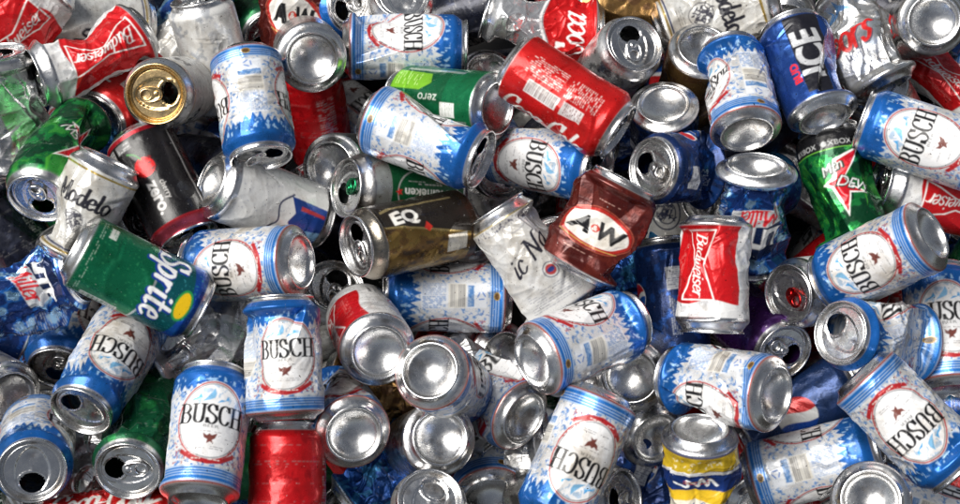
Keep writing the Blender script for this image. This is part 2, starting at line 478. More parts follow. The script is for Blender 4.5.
def d_colasilver():
    a = Art(C(.70, .71, .73, .75))
    wv = -6 + 7 * np.sin(GU / 16)
    a.put(GV < wv, C(.60, .01, .012, .3))
    W_ = C(.86, .86, .86)
    a.nib(smooth([(x, -3 + 7 * math.sin(x / 16)) for x in np.arange(-100, 101, 8.0)]), .9, 1.5, W_)
    a.write('Coca', 4, -28, 27, W_, slant=.3, a=1.7, b=.8, xs=1.0, gap=.05)
    a.write('Cola', 68, -28, 27, W_, slant=.3, a=1.7, b=.8, xs=1.0, gap=.05) if False else None
    a.write('Coca', 104 - 10, -26, 20, W_, slant=.3, a=1.5, b=.7, xs=1.0)
    a.write('Coca-Cola', -4, 26, 7, C(.6, .02, .02), slant=.3, a=.6, b=.35, xs=.95)
    a.lines(30, 8, 52, 38, C(.45, .1, .1), 2.2, .6, 5)
    a.band(54, 62, SIL); a.band(-62, -53, SIL)
    return a.done()

def d_dew(band=True):
    a = Art(C(.004, .060, .022, .5))
    n = fbm(GU / 14 + 20, GV / 11 + 50, 31, 4)
    a.put(n > .50, C(.012, .22, .05, .6)); a.put(n > .64, C(.05, .38, .06, .6))
    for k in range(14):                    # shard lines
        r = random.Random(k + 50); u = r.uniform(-100, 100); v = r.uniform(-45, 40)
        a.poly([(u, v), (u + r.uniform(-7, 7), v + r.uniform(14, 34)), (u + r.uniform(2, 4), v + r.uniform(6, 12))], C(.08, .46, .05, .5))
    for cu in (0, CIRC / 2, -CIRC / 2):
        a.poly([(cu - 6, 22), (cu + 24, 33), (cu + 2, 4), (cu + 8, -4), (cu + 22, -14), (cu + 4, -12), (cu - 2, -34), (cu - 12, -4), (cu - 21, -1), (cu - 10, 4)], C(.75, .75, .72))
        a.poly([(cu - 3, 20), (cu + 20, 30), (cu + 0, 3), (cu + 6, -5), (cu + 17, -12), (cu + 3, -10), (cu - 2, -29), (cu - 10, -3), (cu - 16, 0), (cu - 6, 3)], C(.60, .01, .02, .3))
        a.text('Mtn', cu - 8, 14, 11, C(.01, .03, .02), shear=.35, bold=.05, rot=.35)
        a.text('Mtn', cu - 8.6, 14.6, 9, C(.75, .78, .75), shear=.35, bold=.0, rot=.35)
        a.text('DEW', cu + 11, -4, 12, C(.01, .03, .02), shear=.35, bold=.05, rot=-.3)
        a.text('DEW', cu + 10.4, -3.4, 9.6, C(.75, .78, .75), shear=.35, bold=.0, rot=-.3)
    if band:
        a.band(33, 52, BLK)
        for cu in (-30, 4, 44, 86):
            a.text('XBOX', cu, 38, 5, C(.55, .56, .56), xs=1.15)
            a.ell(cu - 15, 38, 2.6, 2.6, C(.55, .56, .56))
        a.band(32.2, 33, C(.2, .6, .05))
    a.band(52, 62, SIL); a.band(-62, -53, SIL)
    return a.done()

def d_cherry():
    a = Art(C(.008, .007, .008, 0))
    for cu in (0, CIRC / 2, -CIRC / 2):
        a.ell(cu - 1, -13, 10, 10, C(.60, .008, .01, .2))
        a.put((fbm(GU / 3 + 9, GV / 3 + 9, 3) > .66) & (np.hypot(GU - cu + 1, GV + 13) < 12), C(.20, .004, .006))
        a.write('cherry', cu + 5, -14, 13, C(.75, .72, .70), rot=-math.pi / 2, slant=.2, a=.7, b=.5, xs=.9, gap=.05) if False else None
        a.text('cherry', cu - 9, 16, 7, C(.72, .70, .68), rot=math.pi / 2)
        a.text('zero.', cu + 1, 20, 9, C(.80, .78, .76), rot=math.pi / 2, bold=.03)
        a.nib(smooth([(cu - 1, -22), (cu + 3, -29), (cu + 9, -33)]), .8, .8, C(.03, .22, .03))
    a.rect(-39, -45, -37, 48, C(.45, .44, .44, .6))
    a.rect(36, -45, 37.2, 48, C(.35, .02, .02, .5))
    a.rect(22, -46, 35, -34, C(.30, .30, .30)); a.lines(23, -45, 34, -35, C(.02, .02, .02), 1.5, .7)
    a.rect(2, -46, 18, -37, C(.16, .16, .16)); a.lines(3, -45, 17, -38, C(.5, .5, .5), 1.8, .7)
    a.lines(41, -44, 58, -14, C(.45, .04, .04), 2.0, .7, 4)
    for k in range(3): a.ell(47 + 3 * math.cos(k * 2.1), -6 + 4 * math.sin(k * 2.1), 3.0, 1.6, C(.05, .42, .04), rot=k)
    a.bars(42, 2, 58, 40, False, C(.62, .42, .42), C(.1, .02, .02), 4)
    a.band(47, 50, C(.40, .02, .03, .5)); a.band(-53, -48, C(.35, .01, .02, .5))
    a.band(50, 62, C(.55, .08, .12, .8)); a.band(-62, -53, SIL)
    return a.done()

def d_blackletter():
    a = Art(C(.70, .70, .68, .2))
    for cu in (0, CIRC / 2, -CIRC / 2):
        a.write('Modelo', cu, 14, 21, C(.02, .02, .03), a=1.9, b=.8, xs=.86, gap=.07)
        a.ell(cu, -15, 12, 13, C(.10, .10, .12), 1.0)
        a.scribble(cu - 7, -22, cu + 7, -6, 40, C(.06, .06, .08), 5, 2.0)
        a.lines(cu - 15, -38, cu + 15, -32, C(.2, .2, .2), 2.5, .8, 3)
    a.lines(42, -38, 62, 36, C(.3, .3, .3), 2.0, .6, 3)
    a.band(42, 44, C(.55, .38, .08, .7)); a.band(-50, -48, C(.55, .38, .08, .7)); a.band(-47, -45, C(.02, .03, .10))
    a.band(47, 62, SIL); a.band(-62, -52, SIL)
    return a.done()

def d_lemon():
    a = Art(C(.006, .17, .075, .6))
    e = 6 + 5 * np.sin(GU / 21 + 1.2)
    a.put(GV > e, C(.006, .11, .13, .5))
    a.put((GV > e - .3) & (GV < e + 1.3), C(.66, .70, .70, .8))
    a.put(GV > e + 34, C(.01, .08, .42, .5))
    dd = vnoise(GU / 1.7 + 200, GV / 1.7 + 200, 77)
    a.put((dd > .86) & (GV < e - 3), C(.03, .30, .12, .5)); a.put((dd > .88) & (GV > e + 3), C(.05, .35, .40, .5))
    a.lines(-34, -48, 44, -44, C(.45, .6, .5), 2.0, .6, 12)
    for cu in (0, CIRC / 2, -CIRC / 2):
        a.write('Sprite', cu + 1.3, 21.2, 27, C(.01, .05, .32, .2), slant=.15, a=2.9, b=2.2, xs=.86, gap=.10, rot=.05)
        a.write('Sprite', cu, 22, 27, C(.84, .85, .85), slant=.15, a=1.9, b=1.1, xs=.86, gap=.10, rot=.05)
        a.ell(cu + 10, 41, 15, 7.6, C(.03, .35, .08, .3)); a.ell(cu + 10, 41, 12.5, 5.6, C(.78, .50, .01, .1))
    a.rect(-30, -40, -16, -33, C(.62, .66, .62)); a.lines(-29, -39.4, -17, -34, C(.02, .2, .08), 1.8, .7)
    for k, u in enumerate((-26, -24, -22.2)): pass
    a.rect(-68, -38, -40, 0, C(.55, .62, .58)); a.lines(-67, -37, -41, -1, C(.02, .18, .08), 1.8, .8, 4)
    a.bars(42, -40, 60, -6, False, C(.7, .72, .7), C(.02, .12, .05), 3)
    a.band(54, 62, SIL); a.band(-62, -52, SIL)
    return a.done()

def d_star():
    a = Art(C(.008, .10, .035, .3))
    a.band(30, 52, C(.62, .66, .66, .75))
    for cu in (0, CIRC / 2, -CIRC / 2):
        for r_, c_ in ((22, C(.60, .62, .60, .4)), (20.8, C(.006, .085, .03, .2))):
            a.ell(cu, -10, r_ * 1.1, r_ + 12, c_)
        a.text('Heineken', cu, -8, 8.5, C(.78, .80, .78), bold=.02, xs=1.1, rot=math.pi / 2)
        s5 = [(cu + 0 + (4.4 if k % 2 == 0 else 1.8) * math.sin(k * math.pi / 5), 22 + (4.4 if k % 2 == 0 else 1.8) * math.cos(k * math.pi / 5)) for k in range(10)]
        a.poly(s5, C(.60, .02, .02))
        a.lines(cu + 8, -30, cu + 11, 12, C(.6, .62, .6), 2.2, .8, along_u=False)
    a.band(46, 62, SIL); a.band(-62, -50, SIL)
    return a.done()

def d_bronze():
    a = Art(C(.30, .19, .055, .85))
    n = fbm(GU / 6 + 20, GV / 10 + 3, 7)
    a.put(n > .55, C(.16, .09, .03, .7)); a.put(n > .70, C(.05, .03, .015, .4))
    a.put(GU - 0.25 * GV > 6, C(.025, .020, .016, .3)); a.put(np.abs(GU - 0.25 * GV - 6) < .9, C(.60, .45, .18, .9))
    a.put(GV < -44, C(.035, .02, .012, .3))
    a.text('EQ', 22, 20, 17, C(.72, .70, .66), rot=-math.pi/2, bold=.04, xs=1.1)
    a.text('EQ', -80, 20, 17, C(.72, .70, .66), rot=-math.pi/2, bold=.04, xs=1.1)
    a.poly([(8, 6), (14, 2), (8, -3), (4, 1)], C(.55, .03, .02))
    a.rect(-20, -40, -3, -18, C(.66, .64, .58, .2)); a.lines(-19, -39, -4, -19, C(.35, .33, .28), 2.0, .5)
    a.rect(34, -36, 36, 40, C(.5, .4, .2, .8))
    a.band(46, 62, C(.42, .38, .32, 1)); a.band(-62, -52, C(.1, .09, .08, .8))
    return a.done()

def d_rootbeer():
    a = Art(C(.085, .010, .008, .3))
    n = fbm(GU / 10 + 4, GV / 13 + 40, 13)
    a.put(n > .56, C(.13, .018, .012, .35))
    W_ = C(.80, .78, .74)
    for cu in (0, CIRC / 2, -CIRC / 2):
        a.ell(cu, -3, 35, 25, C(.50, .10, .06, .3)); a.ell(cu, -3, 34, 24, C(.10, .01, .01)); a.ell(cu, -3, 33, 23, C(.52, .03, .02, .2))
        a.ell(cu, -3, 30, 19, W_)
        a.text('A', cu - 14, -3, 20, BLK, shear=.12, bold=.07, xs=.95)
        a.text('W', cu + 14, -3, 20, BLK, shear=.12, bold=.05, xs=.85)
        a.ell(cu - .8, -3, 4.4, 4.4, C(.62, .04, .02)); a.text('&', cu - .8, -3, 6, W_, bold=.03)
        a.lines(cu - 22, -36, cu + 22, -33, C(.6, .35, .3), 3, 1.0)
        a.nib(smooth([(cu - 26, -20), (cu, -24), (cu + 26, -20)]), .6, .6, C(.55, .35, .1))
        a.lines(cu - 18, 27, cu + 18, 30, C(.6, .35, .3), 3, 1.0)
    a.band(54, 62, SIL); a.band(-62, -53, SIL)
    return a.done()

def d_ice():
    a = Art(C(.02, .07, .30, .7))
    n = fbm(GU / 6 + 3, GV / 20 + 3, 17)
    a.put(n > .6, C(.05, .14, .48, .8))
    for cu in (0, CIRC / 2, -CIRC / 2):
        a.poly([(cu - 9, 50), (cu + 25, 50), (cu + 22, -46), (cu - 8, -46)], C(.012, .012, .018, .2))
        a.text('ICE', cu + 6, 3, 27, C(.66, .67, .69, .5), rot=math.pi / 2, bold=.03, xs=1.12)
        a.text('BUD', cu - 13, -18, 8, C(.62, .02, .03), rot=math.pi / 2, bold=.05, xs=1.25)
    a.lines(32, -40, 48, 40, C(.4, .5, .65, .4), 2, .6, 5)
    a.band(54, 62, SIL); a.band(-62, -52, SIL)
    return a.done()

def d_coors():
    a = Art(C(.66, .67, .68, .85))
    a.put(fbm(GU / 14 + 3, GV / 9 + 30, 19) > .57, C(.50, .55, .62, .8))
    for cu in (0, CIRC / 2, -CIRC / 2):
        a.write('Coors', cu + .8, 1, 38, C(.08, .08, .12), slant=.3, a=2.6, b=1.4, xs=.62, gap=.06)
        a.write('Coors', cu, 2, 38, C(.66, .02, .02, .2), slant=.3, a=2.1, b=1.0, xs=.62, gap=.06)
        a.text('LIGHT', cu + 4, -22, 6, C(.08, .09, .14), shear=.2, bold=.03)
        a.poly([(cu - 28, 24), (cu - 12, 44), (cu - 4, 34), (cu + 6, 46), (cu + 26, 24), (cu + 10, 31), (cu - 10, 28)], C(.10, .22, .45, .5))
    a.lines(44, -38, 62, 38, C(.2, .22, .3), 2.2, .7, 3)
    a.band(54, 62, SIL); a.band(-62, -53, SIL)
    return a.done()

def d_lite():
    a = Art(C(.012, .045, .20, .55))
    n = fbm(GU / 9 + 30, GV / 10 + 20, 23)
    a.put(n > .52, C(.02, .16, .55, .7)); a.put(n > .62, C(.35, .60, .85, .8))
    for cu in (0, CIRC / 2, -CIRC / 2):
        a.poly([(cu - 26, 30), (cu + 27, 36), (cu + 25, -12), (cu - 25, -20)], C(.008, .02, .075, .3))
        a.text('LITE', cu + 1, 9, 22, C(.80, .80, .80), shear=.12, bold=.05, xs=1.0)
        a.poly([(cu - 26, -8), (cu + 26, 4), (cu + 26, -16), (cu - 26, -28)], C(.70, .72, .74, .3))
        a.write('Miller', cu, -12, 17, C(.60, .02, .03), slant=.35, rot=.22, a=1.3, b=.6, xs=.9, gap=.05)
    a.lines(40, -38, 62, 38, C(.5, .56, .65, .3), 2.2, .7, 3)
    a.band(54, 62, SIL); a.band(-62, -53, SIL)
    return a.done()

def d_navy():
    a = Art(C(.008, .028, .12, .55))
    a.put(fbm(GU / 8 + 3, GV / 8 + 3, 29) > .60, C(.012, .07, .30, .6))
    for cu in (0, CIRC / 2, -CIRC / 2):
        a.ell(cu, 4, 15, 15, C(.8, .8, .8))
        u, v = GU - cu, GV - 4
        disc = (u * u + v * v < 14.2 ** 2)
        s_ = 3.5 * np.sin(u / 7)
        a.put(disc & (v > s_ + 2.2), C(.62, .015, .02, .2)); a.put(disc & (v < s_ - 2.2), C(.01, .09, .42, .2))
        a.text('pepsi', cu, -22, 9, C(.72, .75, .78), bold=.01)
    a.rect(40, 8, 62, 30, C(.62, .64, .68)); a.lines(41, 9, 61, 29, C(.05, .06, .15), 2, .8)
    a.lines(41, -36, 61, 2, C(.45, .5, .6), 2.0, .8, 7, along_u=False)
    a.lines(-62, -36, -41, 2, C(.45, .5, .6), 2.0, .8, 8)
    a.band(54, 62, SIL); a.band(-62, -53, SIL)
    return a.done()

def d_script():
    a = Art(C(.70, .70, .69, .12))
    for cu in (0, CIRC / 2, -CIRC / 2):
        a.write('ic Na', cu, 10, 20, C(.025, .025, .04), slant=.3, rot=.35, a=1.6, b=.7, xs=1.0, gap=.08)
        a.write('Light', cu, -4, 14, C(.03, .03, .05), slant=.3, rot=.1, a=1.0, b=.5) if False else None
        a.ell(cu + 8, -15, 8.0, 8.0, C(.05, .06, .12), .9); a.ell(cu + 8, -15, 5.4, 5.4, C(.42, .05, .05)); a.ell(cu + 8, -15, 3.8, 2.4, C(.03, .06, .25))
        a.lines(cu - 24, -46, cu + 24, -28, C(.22, .23, .28), 2.4, .65, 5, fill=.9)
    a.ell(0, 38, 12, 6, C(.35, .35, .4), .8)
    a.put((GV > 40) & (GV < 47) & (vnoise(GU / 1.3 + 50, GV / 1.3 + 90, 5) > .72), C(.1, .1, .15))
    a.band(48, 49.5, C(.50, .40, .16, .8))
    a.band(49.5, 62, SIL); a.band(-62, -53, SIL)
    return a.done()

def d_key():
    a = Art(C(.78, .78, .77, .05))
    for cu in (0, CIRC / 2, -CIRC / 2):
        a.poly([(cu - 22, 8), (cu - 20, 52), (cu + 26, 52), (cu + 26, 14), (cu + 12, 20), (cu + 2, 12), (cu - 8, 16)], C(.015, .06, .30, .35))
        a.poly([(cu + 2, 52), (cu + 8, 20), (cu + 14, 52)], C(.25, .50, .80, .4))
        a.poly([(cu - 16, 20), (cu - 14, 46), (cu - 11, 46), (cu - 12, 20)], C(.45, .04, .05))
        a.nib(smooth([(cu - 24, 10), (cu - 12, -2), (cu + 4, 2), (cu + 14, -6)]), .9, .9, C(.02, .03, .10))
    a.scribble(-100, -44, 100, 8, 90, C(.35, .37, .45), 4, .8)
    a.lines(40, -38, 62, 20, C(.45, .46, .5), 2.2, .5, 3)
    a.band(48, 62, SIL); a.band(-62, -47, SIL)
    return a.done()

def d_lime():
    a = Art(C(.008, .19, .07, .6))
    a.rect(-10, -18, 26, 46, C(.006, .12, .045, .5))
    a.poly([(2, 50), (2, 12), (10, 0), (22, 6), (24, 50)], C(.22, .55, .03, .35))
    a.lines(6, 16, 20, 44, C(.5, .72, .25), 3, .8, 3)
    a.rect(-22, -34, -8, -16, C(.74, .76, .74)); a.lines(-21, -33, -9, -17, C(.3, .35, .3), 2, .6)
    a.text('zero', -4, 0, 6, C(.7, .75, .7), rot=math.pi / 2)
    a.rect(26, -30, 30, 40, C(.5, .62, .5, .7)); a.nib([(-26, -46), (-26, 46)], .8, .8, C(.55, .62, .58, .8))
    a.lines(34, -36, 56, 36, C(.5, .6, .5), 2.4, .7, 3)
    a.band(54, 62, SIL); a.band(-62, -53, SIL)
    return a.done()

def d_lemonade():
    a = Art(C(.012, .04, .20, .4))
    a.band(18, 40, C(.015, .10, .34, .4))
    for cu in (0, CIRC / 2, -CIRC / 2):
        a.poly([(cu - 48, -50), (cu - 46, -31), (cu, -34), (cu + 44, -30), (cu + 48, -50)], C(.72, .50, .03, .25))
        a.lines(cu - 30, -49, cu + 30, -47, C(.3, .2, .02), 3, .6); a.scribble(cu - 30, -46, cu + 30, -36, 26, C(.82, .75, .5), 3, 1.3)
        a.poly([(cu - 44, -30), (cu - 44, -27), (cu, -30), (cu + 44, -26), (cu + 44, -30), (cu, -34)], C(.75, .76, .78))
        a.nib(smooth([(cu - 20, -17), (cu - 12, -24), (cu - 11, -17), (cu - 3, -26), (cu - 2, -18), (cu + 2, -20), (cu + 9, -24), (cu + 8, -16), (cu + 20, -19)]), 1.5, 1.0, C(.78, .80, .82))
        a.lines(cu - 12, -22, cu + 12, -19, C(.55, .05, .04), 2.6, 1.2, 3)
        a.poly([(cu - 46, -6), (cu, -11), (cu + 46, -4), (cu + 46, 30), (cu, 26), (cu - 46, 34)], C(.76, .72, .60)); a.scribble(cu - 26, 0, cu + 26, 20, 40, C(.05, .10, .30), 7, 1.6)
        a.poly([(cu - 46, -10), (cu, -14), (cu + 46, -8), (cu + 46, 0), (cu, -4), (cu - 46, 4)], C(.72, .46, .02))
        a.ell(cu + 12, 30, 9, 8, C(.70, .42, .02)); a.ell(cu + 12, 30, 5, 5, C(.05, .05, .12), 1.4)
    a.band(54, 62, SIL); a.band(-62, -52, SIL)
    return a.done()

def d_diet():
    a = Art(C(.62, .63, .64, .9))
    a.lines(38, -38, 58, 36, C(.3, .05, .05), 2.2, .7, 3)
    for cu in (0, CIRC / 2, -CIRC / 2):
        a.write('Coke', cu, 2, 26, C(.58, .02, .03, .2), rot=math.pi / 2, slant=.3, a=1.8, b=.8, xs=.8, gap=.05) if 'o' in GLY else None
    a.band(54, 62, SIL); a.band(-62, -53, SIL)
    return a.done()
GLY['K'] = (.6, [[(.1, 0), (.1, 1)], [(.55, 1), (.1, .45)], [(.2, .55), (.6, 0)]])

def d_plain(col, col2=None, th=.6, seed=1, text=True):
    a = Art(col)
    if col2: a.put(fbm(GU / 9 + 13, GV / 12 + 33, seed) > th, col2)
    if text:
        a.lines(36, -38, 56, 30, C(.6, .6, .6, .3), 2.2, .8, 3)
        [a.lines(-34, v_, 30, v_ + 1, tuple(.5 * q + .14 for q in col[:3]) + (.3,), 2.2, .7, int(v_) + 90, fill=.5) for v_ in (-31, -28.6, -12, -9.5, -7, 8, 24, 26.4, 40)]
        a.ell(-78, 5, 15, 22, C(.6, .6, .6, .4), 1.2)
    a.band(54, 62, SIL); a.band(-62, -53, SIL)
    return a.done()

def d_goldwhite():
    a = Art(C(.72, .71, .68, .1))
    a.ell(0, 12, 15, 18, C(.04, .05, .10), 1.6); a.ell(0, 12, 10, 12, C(.04, .05, .10), 1.2); a.scribble(-6, 4, 6, 20, 30, C(.03, .04, .1), 2, 2)
    a.rect(-32, -50, -28, 50, C(.70, .48, .05, .5)); a.rect(-40, -50, -34, 50, C(.02, .02, .04))
    a.lines(-10, -40, 14, -14, C(.2, .2, .24), 2.6, .9)
    a.rect(34, -50, 38, 50, C(.70, .48, .05, .5))
    a.band(48, 62, SIL); a.band(-62, -52, SIL)
    return a.done()

def d_pepsiball():
    a = Art(C(.02, .05, .16, .5))
    for cu in (0, CIRC / 2, -CIRC / 2):
        u, v = GU - cu, GV + 4
        disc = u * u + v * v < 19 ** 2
        a.put(disc, C(.74, .74, .74)); a.put(disc & (u > 6 + 4 * np.sin(v / 9)), C(.01, .06, .34, .2)); a.put(disc & (u < -4 + 4 * np.sin(v / 9)), C(.58, .03, .03, .2))
    a.band(54, 62, SIL); a.band(-62, -53, SIL)
    return a.done()

def d_purple():
    a = Art(C(.055, .012, .11, .5))
    a.put(fbm(GU / 9 + 13, GV / 12 + 33, 4) > .6, C(.10, .03, .20, .6))
    a.text('GRAPE', 0, 10, 12, C(.7, .7, .72), bold=.03) if False else None
    a.lines(36, -38, 56, 30, C(.5, .45, .6), 2.2, .8, 3)
    a.band(54, 62, SIL); a.band(-62, -53, SIL)
    return a.done()

DESIGN = dict(
    busch=d_mountain, bud=d_bowtie, cola=d_cola, cos=d_colasilver, dew=d_dew, dewold=lambda: d_dew(False), cherry=d_cherry, modelo=d_blackletter, sprite=d_lemon,
    hein=d_star, eq=d_bronze, aw=d_rootbeer, ice=d_ice, coors=d_coors, lite=d_lite, navy=d_navy, nat=d_script, key=d_key, lime=d_lime,
    mike=d_lemonade, diet=d_diet, goldw=d_goldwhite, pepsi=d_pepsiball, purple=d_purple,
    silver=lambda: d_plain(C(.66, .66, .66, .85), C(.50, .50, .51, 1), .58, 3, False),
    red=lambda: d_plain(C(.55, .008, .012, .35), C(.42, .006, .01, .4), .62, 4, True),
    blue=lambda: d_plain(C(.012, .09, .40, .6), C(.05, .28, .62, .6), .60, 5, True),
    green=lambda: d_plain(C(.008, .10, .04, .55), C(.02, .22, .06, .6), .62, 6, True),
    white=lambda: d_plain(C(.68, .68, .67, .15), C(.55, .57, .60, .4), .62, 7, True),
    dark=lambda: d_plain(C(.015, .017, .03, .4), C(.03, .035, .06, .5), .62, 8, True),
    brown=lambda: d_plain(C(.30, .17, .06, .8), C(.14, .07, .03, .6), .55, 9, False),
    foil=lambda: d_plain(C(.72, .73, .74, .6), C(.55, .55, .56, .9), .5, 9, False),
)
_art = {}
def art(k):
    if k not in _art: _art[k] = DESIGN[k]()
    return _art[k]

# ---------------------------------------------------------------- can shape (mm), axis = z, lid at +z
BODY_TOP, BODY_BOT = 57.6, -53.0
def prof_body():
    P = [(29.2, -55.6), (31.2, -54.4), (32.5, -53.2), (33, -51.5)]
    P += [(33, z) for z in np.linspace(-50, 46.5, 155)]
    P += [(32.9, 47.5), (32.5, 48.7), (31.7, 50.2), (30.6, 51.7), (29.4, 53.2), (28.3, 54.7), (27.4, 56.2), (26.9, 57.4), (26.8, 58.6)]
    return np.array(P)
def prof_base():
    P = [(29.2, -55.6), (27.6, -56.8), (26.2, -58.2), (25.3, -59.6), (24.6, -60.6), (23.9, -61), (23.2, -60.8), (22.6, -60.0), (22.2, -58.6),
         (21.9, -57.2), (21.3, -56.0)]
    P += [(r, -56.0 + 0.6 + 9.2 * (1 - (r / 21.3) ** 2)) for r in (20.2, 18.6, 16.6, 14.4, 12, 9.6, 7.2, 4.8, 2.4, .05)]
    return np.array(P)
def prof_rim():
    return np.array([(26.8, 58.6), (27.5, 58.5), (28.0, 58.9), (28.3, 59.7), (28.2, 60.5), (27.7, 61.1), (27.0, 61.2), (26.4, 60.8), (26.0, 60.0), (25.6, 58.0),
                     (25.2, 55.8), (24.8, 54.8), (24.1, 54.4), (23.5, 54.8), (23.1, 55.9), (22.6, 56.7), (22.0, 56.9)])

def lathe(P, phis):
    n, m = len(P), len(phis)
    V = np.empty((n, m, 3))
    V[..., 0] = P[:, None, 0] * np.cos(phis); V[..., 1] = P[:, None, 0] * np.sin(phis); V[..., 2] = P[:, None, 1]
    i, j = np.meshgrid(np.arange(n - 1), np.arange(m), indexing='ij')
    j2 = (j + 1) % m
    F = np.stack([i * m + j, i * m + j2, (i + 1) * m + j2, (i + 1) * m + j], -1).reshape(-1, 4)
    return V.reshape(-1, 3), F

def phis_for(fine, centre=0.0, span=2.1):
    """angles, dense where the camera looks"""
    st = fine / 33.0
    a = np.arange(-span, span, st)
    b = np.linspace(span, 2 * math.pi - span, 18)[:-1] if span < math.pi - .1 else np.array([])
    return np.concatenate([a, b])

def lid_panel(hole=True):
    MX, MRX, MRY = 11.5, 8.6, 10.4
    pts, cons, loops = [], [], []
    ring = [(22.0 * math.cos(t), 22.0 * math.sin(t)) for t in np.linspace(0, 2 * math.pi, 64, endpoint=False)]
    mouth = []
    for t in np.linspace(0, 2 * math.pi, 40, endpoint=False):
        x = MX + MRX * math.cos(t); y = MRY * math.sin(t) * (1.0 - 0.12 * math.cos(t))
        mouth.append((x, y))
    pts += ring; cons += [(i, (i + 1) % 64) for i in range(64)]
    k = len(pts); pts += mouth; cons += [(k + i, k + (i + 1) % 40) for i in range(40)]
    for x in np.arange(-21.5, 22, 1.05):
        for y in np.arange(-21.5, 22, 1.05):
            if math.hypot(x, y) < 21.4:
                d = math.hypot((x - MX) / MRX, y / MRY)
                if abs(d - 1) > .06: pts.append((x + .013 * math.sin(y * 9), y))
    r = delaunay_2d_cdt([Vector(p) for p in pts], cons, [], 0, 1e-5)
    V = np.array([(v.x, v.y) for v in r[0]]); F = np.array([f for f in r[2] if len(f) == 3])
    c = V[F].mean(1)
    d = np.hypot((c[:, 0] - MX) / MRX, c[:, 1] / MRY)
    keep = np.hypot(c[:, 0], c[:, 1]) < 22
    if hole: keep &= d > .985
    F = F[keep]
    x, y = V[:, 0], V[:, 1]
    rr = np.hypot(x, y)
    sst = lambda a, b, t: np.clip((t - a) / (b - a), 0, 1) ** 2 * (3 - 2 * np.clip((t - a) / (b - a), 0, 1))
    # sunk panel: egg shape round mouth and tab
    egg = np.hypot((x + 0.5) / 20.2, y / (14.5 + 2.2 * (x > -50) * np.clip(x / 20, -.8, 1)))
    z = 56.9 - 1.3 * (1 - sst(.91, 1.0, egg))
    dm = np.hypot((x - MX) / MRX, y / MRY)
    z += 0.75 * np.exp(-((dm - 1.17) / .07) ** 2)
    z += 0.55 * np.exp(-(rr / 3.4) ** 2 * 2)
    # finger well behind the tab
    z -= 1.0 * np.exp(-(((x + 14) / 4.0) ** 2 + (y / 5.0) ** 2))
    if not hole: z -= 0.5 * np.exp(-((dm - 1.0) / .03) ** 2)
    return np.column_stack([x, y, z]), F

def tab_mesh():
    """ring pull lying on the panel: nose over the mouth, finger ring behind the rivet"""
    n = 36; L0, L1 = 5.5, -16.5
    out, inn = [], []
    for t in np.linspace(0, 2 * math.pi, n, endpoint=False):
        c, s_ = math.cos(t), math.sin(t)
        x = (L0 + L1) / 2 + (L0 - L1) / 2 * math.copysign(abs(c) ** .75, c)
        y = (7.4 - 0.9 * (c > 0) * c) * math.copysign(abs(s_) ** .75, s_)
        out.append((x, y)); inn.append((-10.2 + 4.4 * c, 4.6 * s_))
    out, inn = np.array(out), np.array(inn)
    ctr = out.mean(0)
    rings = [(out, .3), (out, 1.1), (out + (inn - out) * .10, 1.75), (out + (inn - out) * .26, 1.7), (out + (inn - out) * .34, 1.15),
             (out + (inn - out) * .72, 1.15), (out + (inn - out) * .88, 1.5), (inn, 1.2), (inn, .3)]
    V = np.concatenate([np.column_stack([p, np.full(n, z)]) for p, z in rings])
    F = []
    for k in range(len(rings)):
        k2 = (k + 1) % len(rings)
        for j in range(n):
            F.append((k * n + j, k * n + (j + 1) % n, k2 * n + (j + 1) % n, k2 * n + j))
    # rivet
    b = len(V); R = []
    for r_, z in ((3.0, 1.1), (2.8, 1.9), (1.9, 2.3), (.8, 2.35), (.05, 2.35)):
        R += [(r_ * math.cos(t), r_ * math.sin(t), z) for t in np.linspace(0, 2 * math.pi, 18, endpoint=False)]
    V = np.concatenate([V, np.array(R)])
    for k in range(4):
        for j in range(18):
            F.append((b + k * 18 + j, b + k * 18 + (j + 1) % 18, b + (k + 1) * 18 + (j + 1) % 18, b + (k + 1) * 18 + j))
    return V, np.array(F)

PB, PD, PR = prof_body(), prof_base(), prof_rim()
RIMV, RIMF = lathe(PR, np.linspace(0, 2 * math.pi, 96, endpoint=False))
DOMEV, DOMEF = lathe(PD, np.linspace(0, 2 * math.pi, 96, endpoint=False))
PANV, PANF = lid_panel(True)
PANV0, PANF0 = lid_panel(False)
TABV, TABF = tab_mesh()

# ---------------------------------------------------------------- crumpling
def rotz(P, a):
    c, s_ = math.cos(a), math.sin(a)
    Q = P.copy(); Q[:, 0] = P[:, 0] * c - P[:, 1] * s_; Q[:, 1] = P[:, 0] * s_ + P[:, 1] * c
    return Q

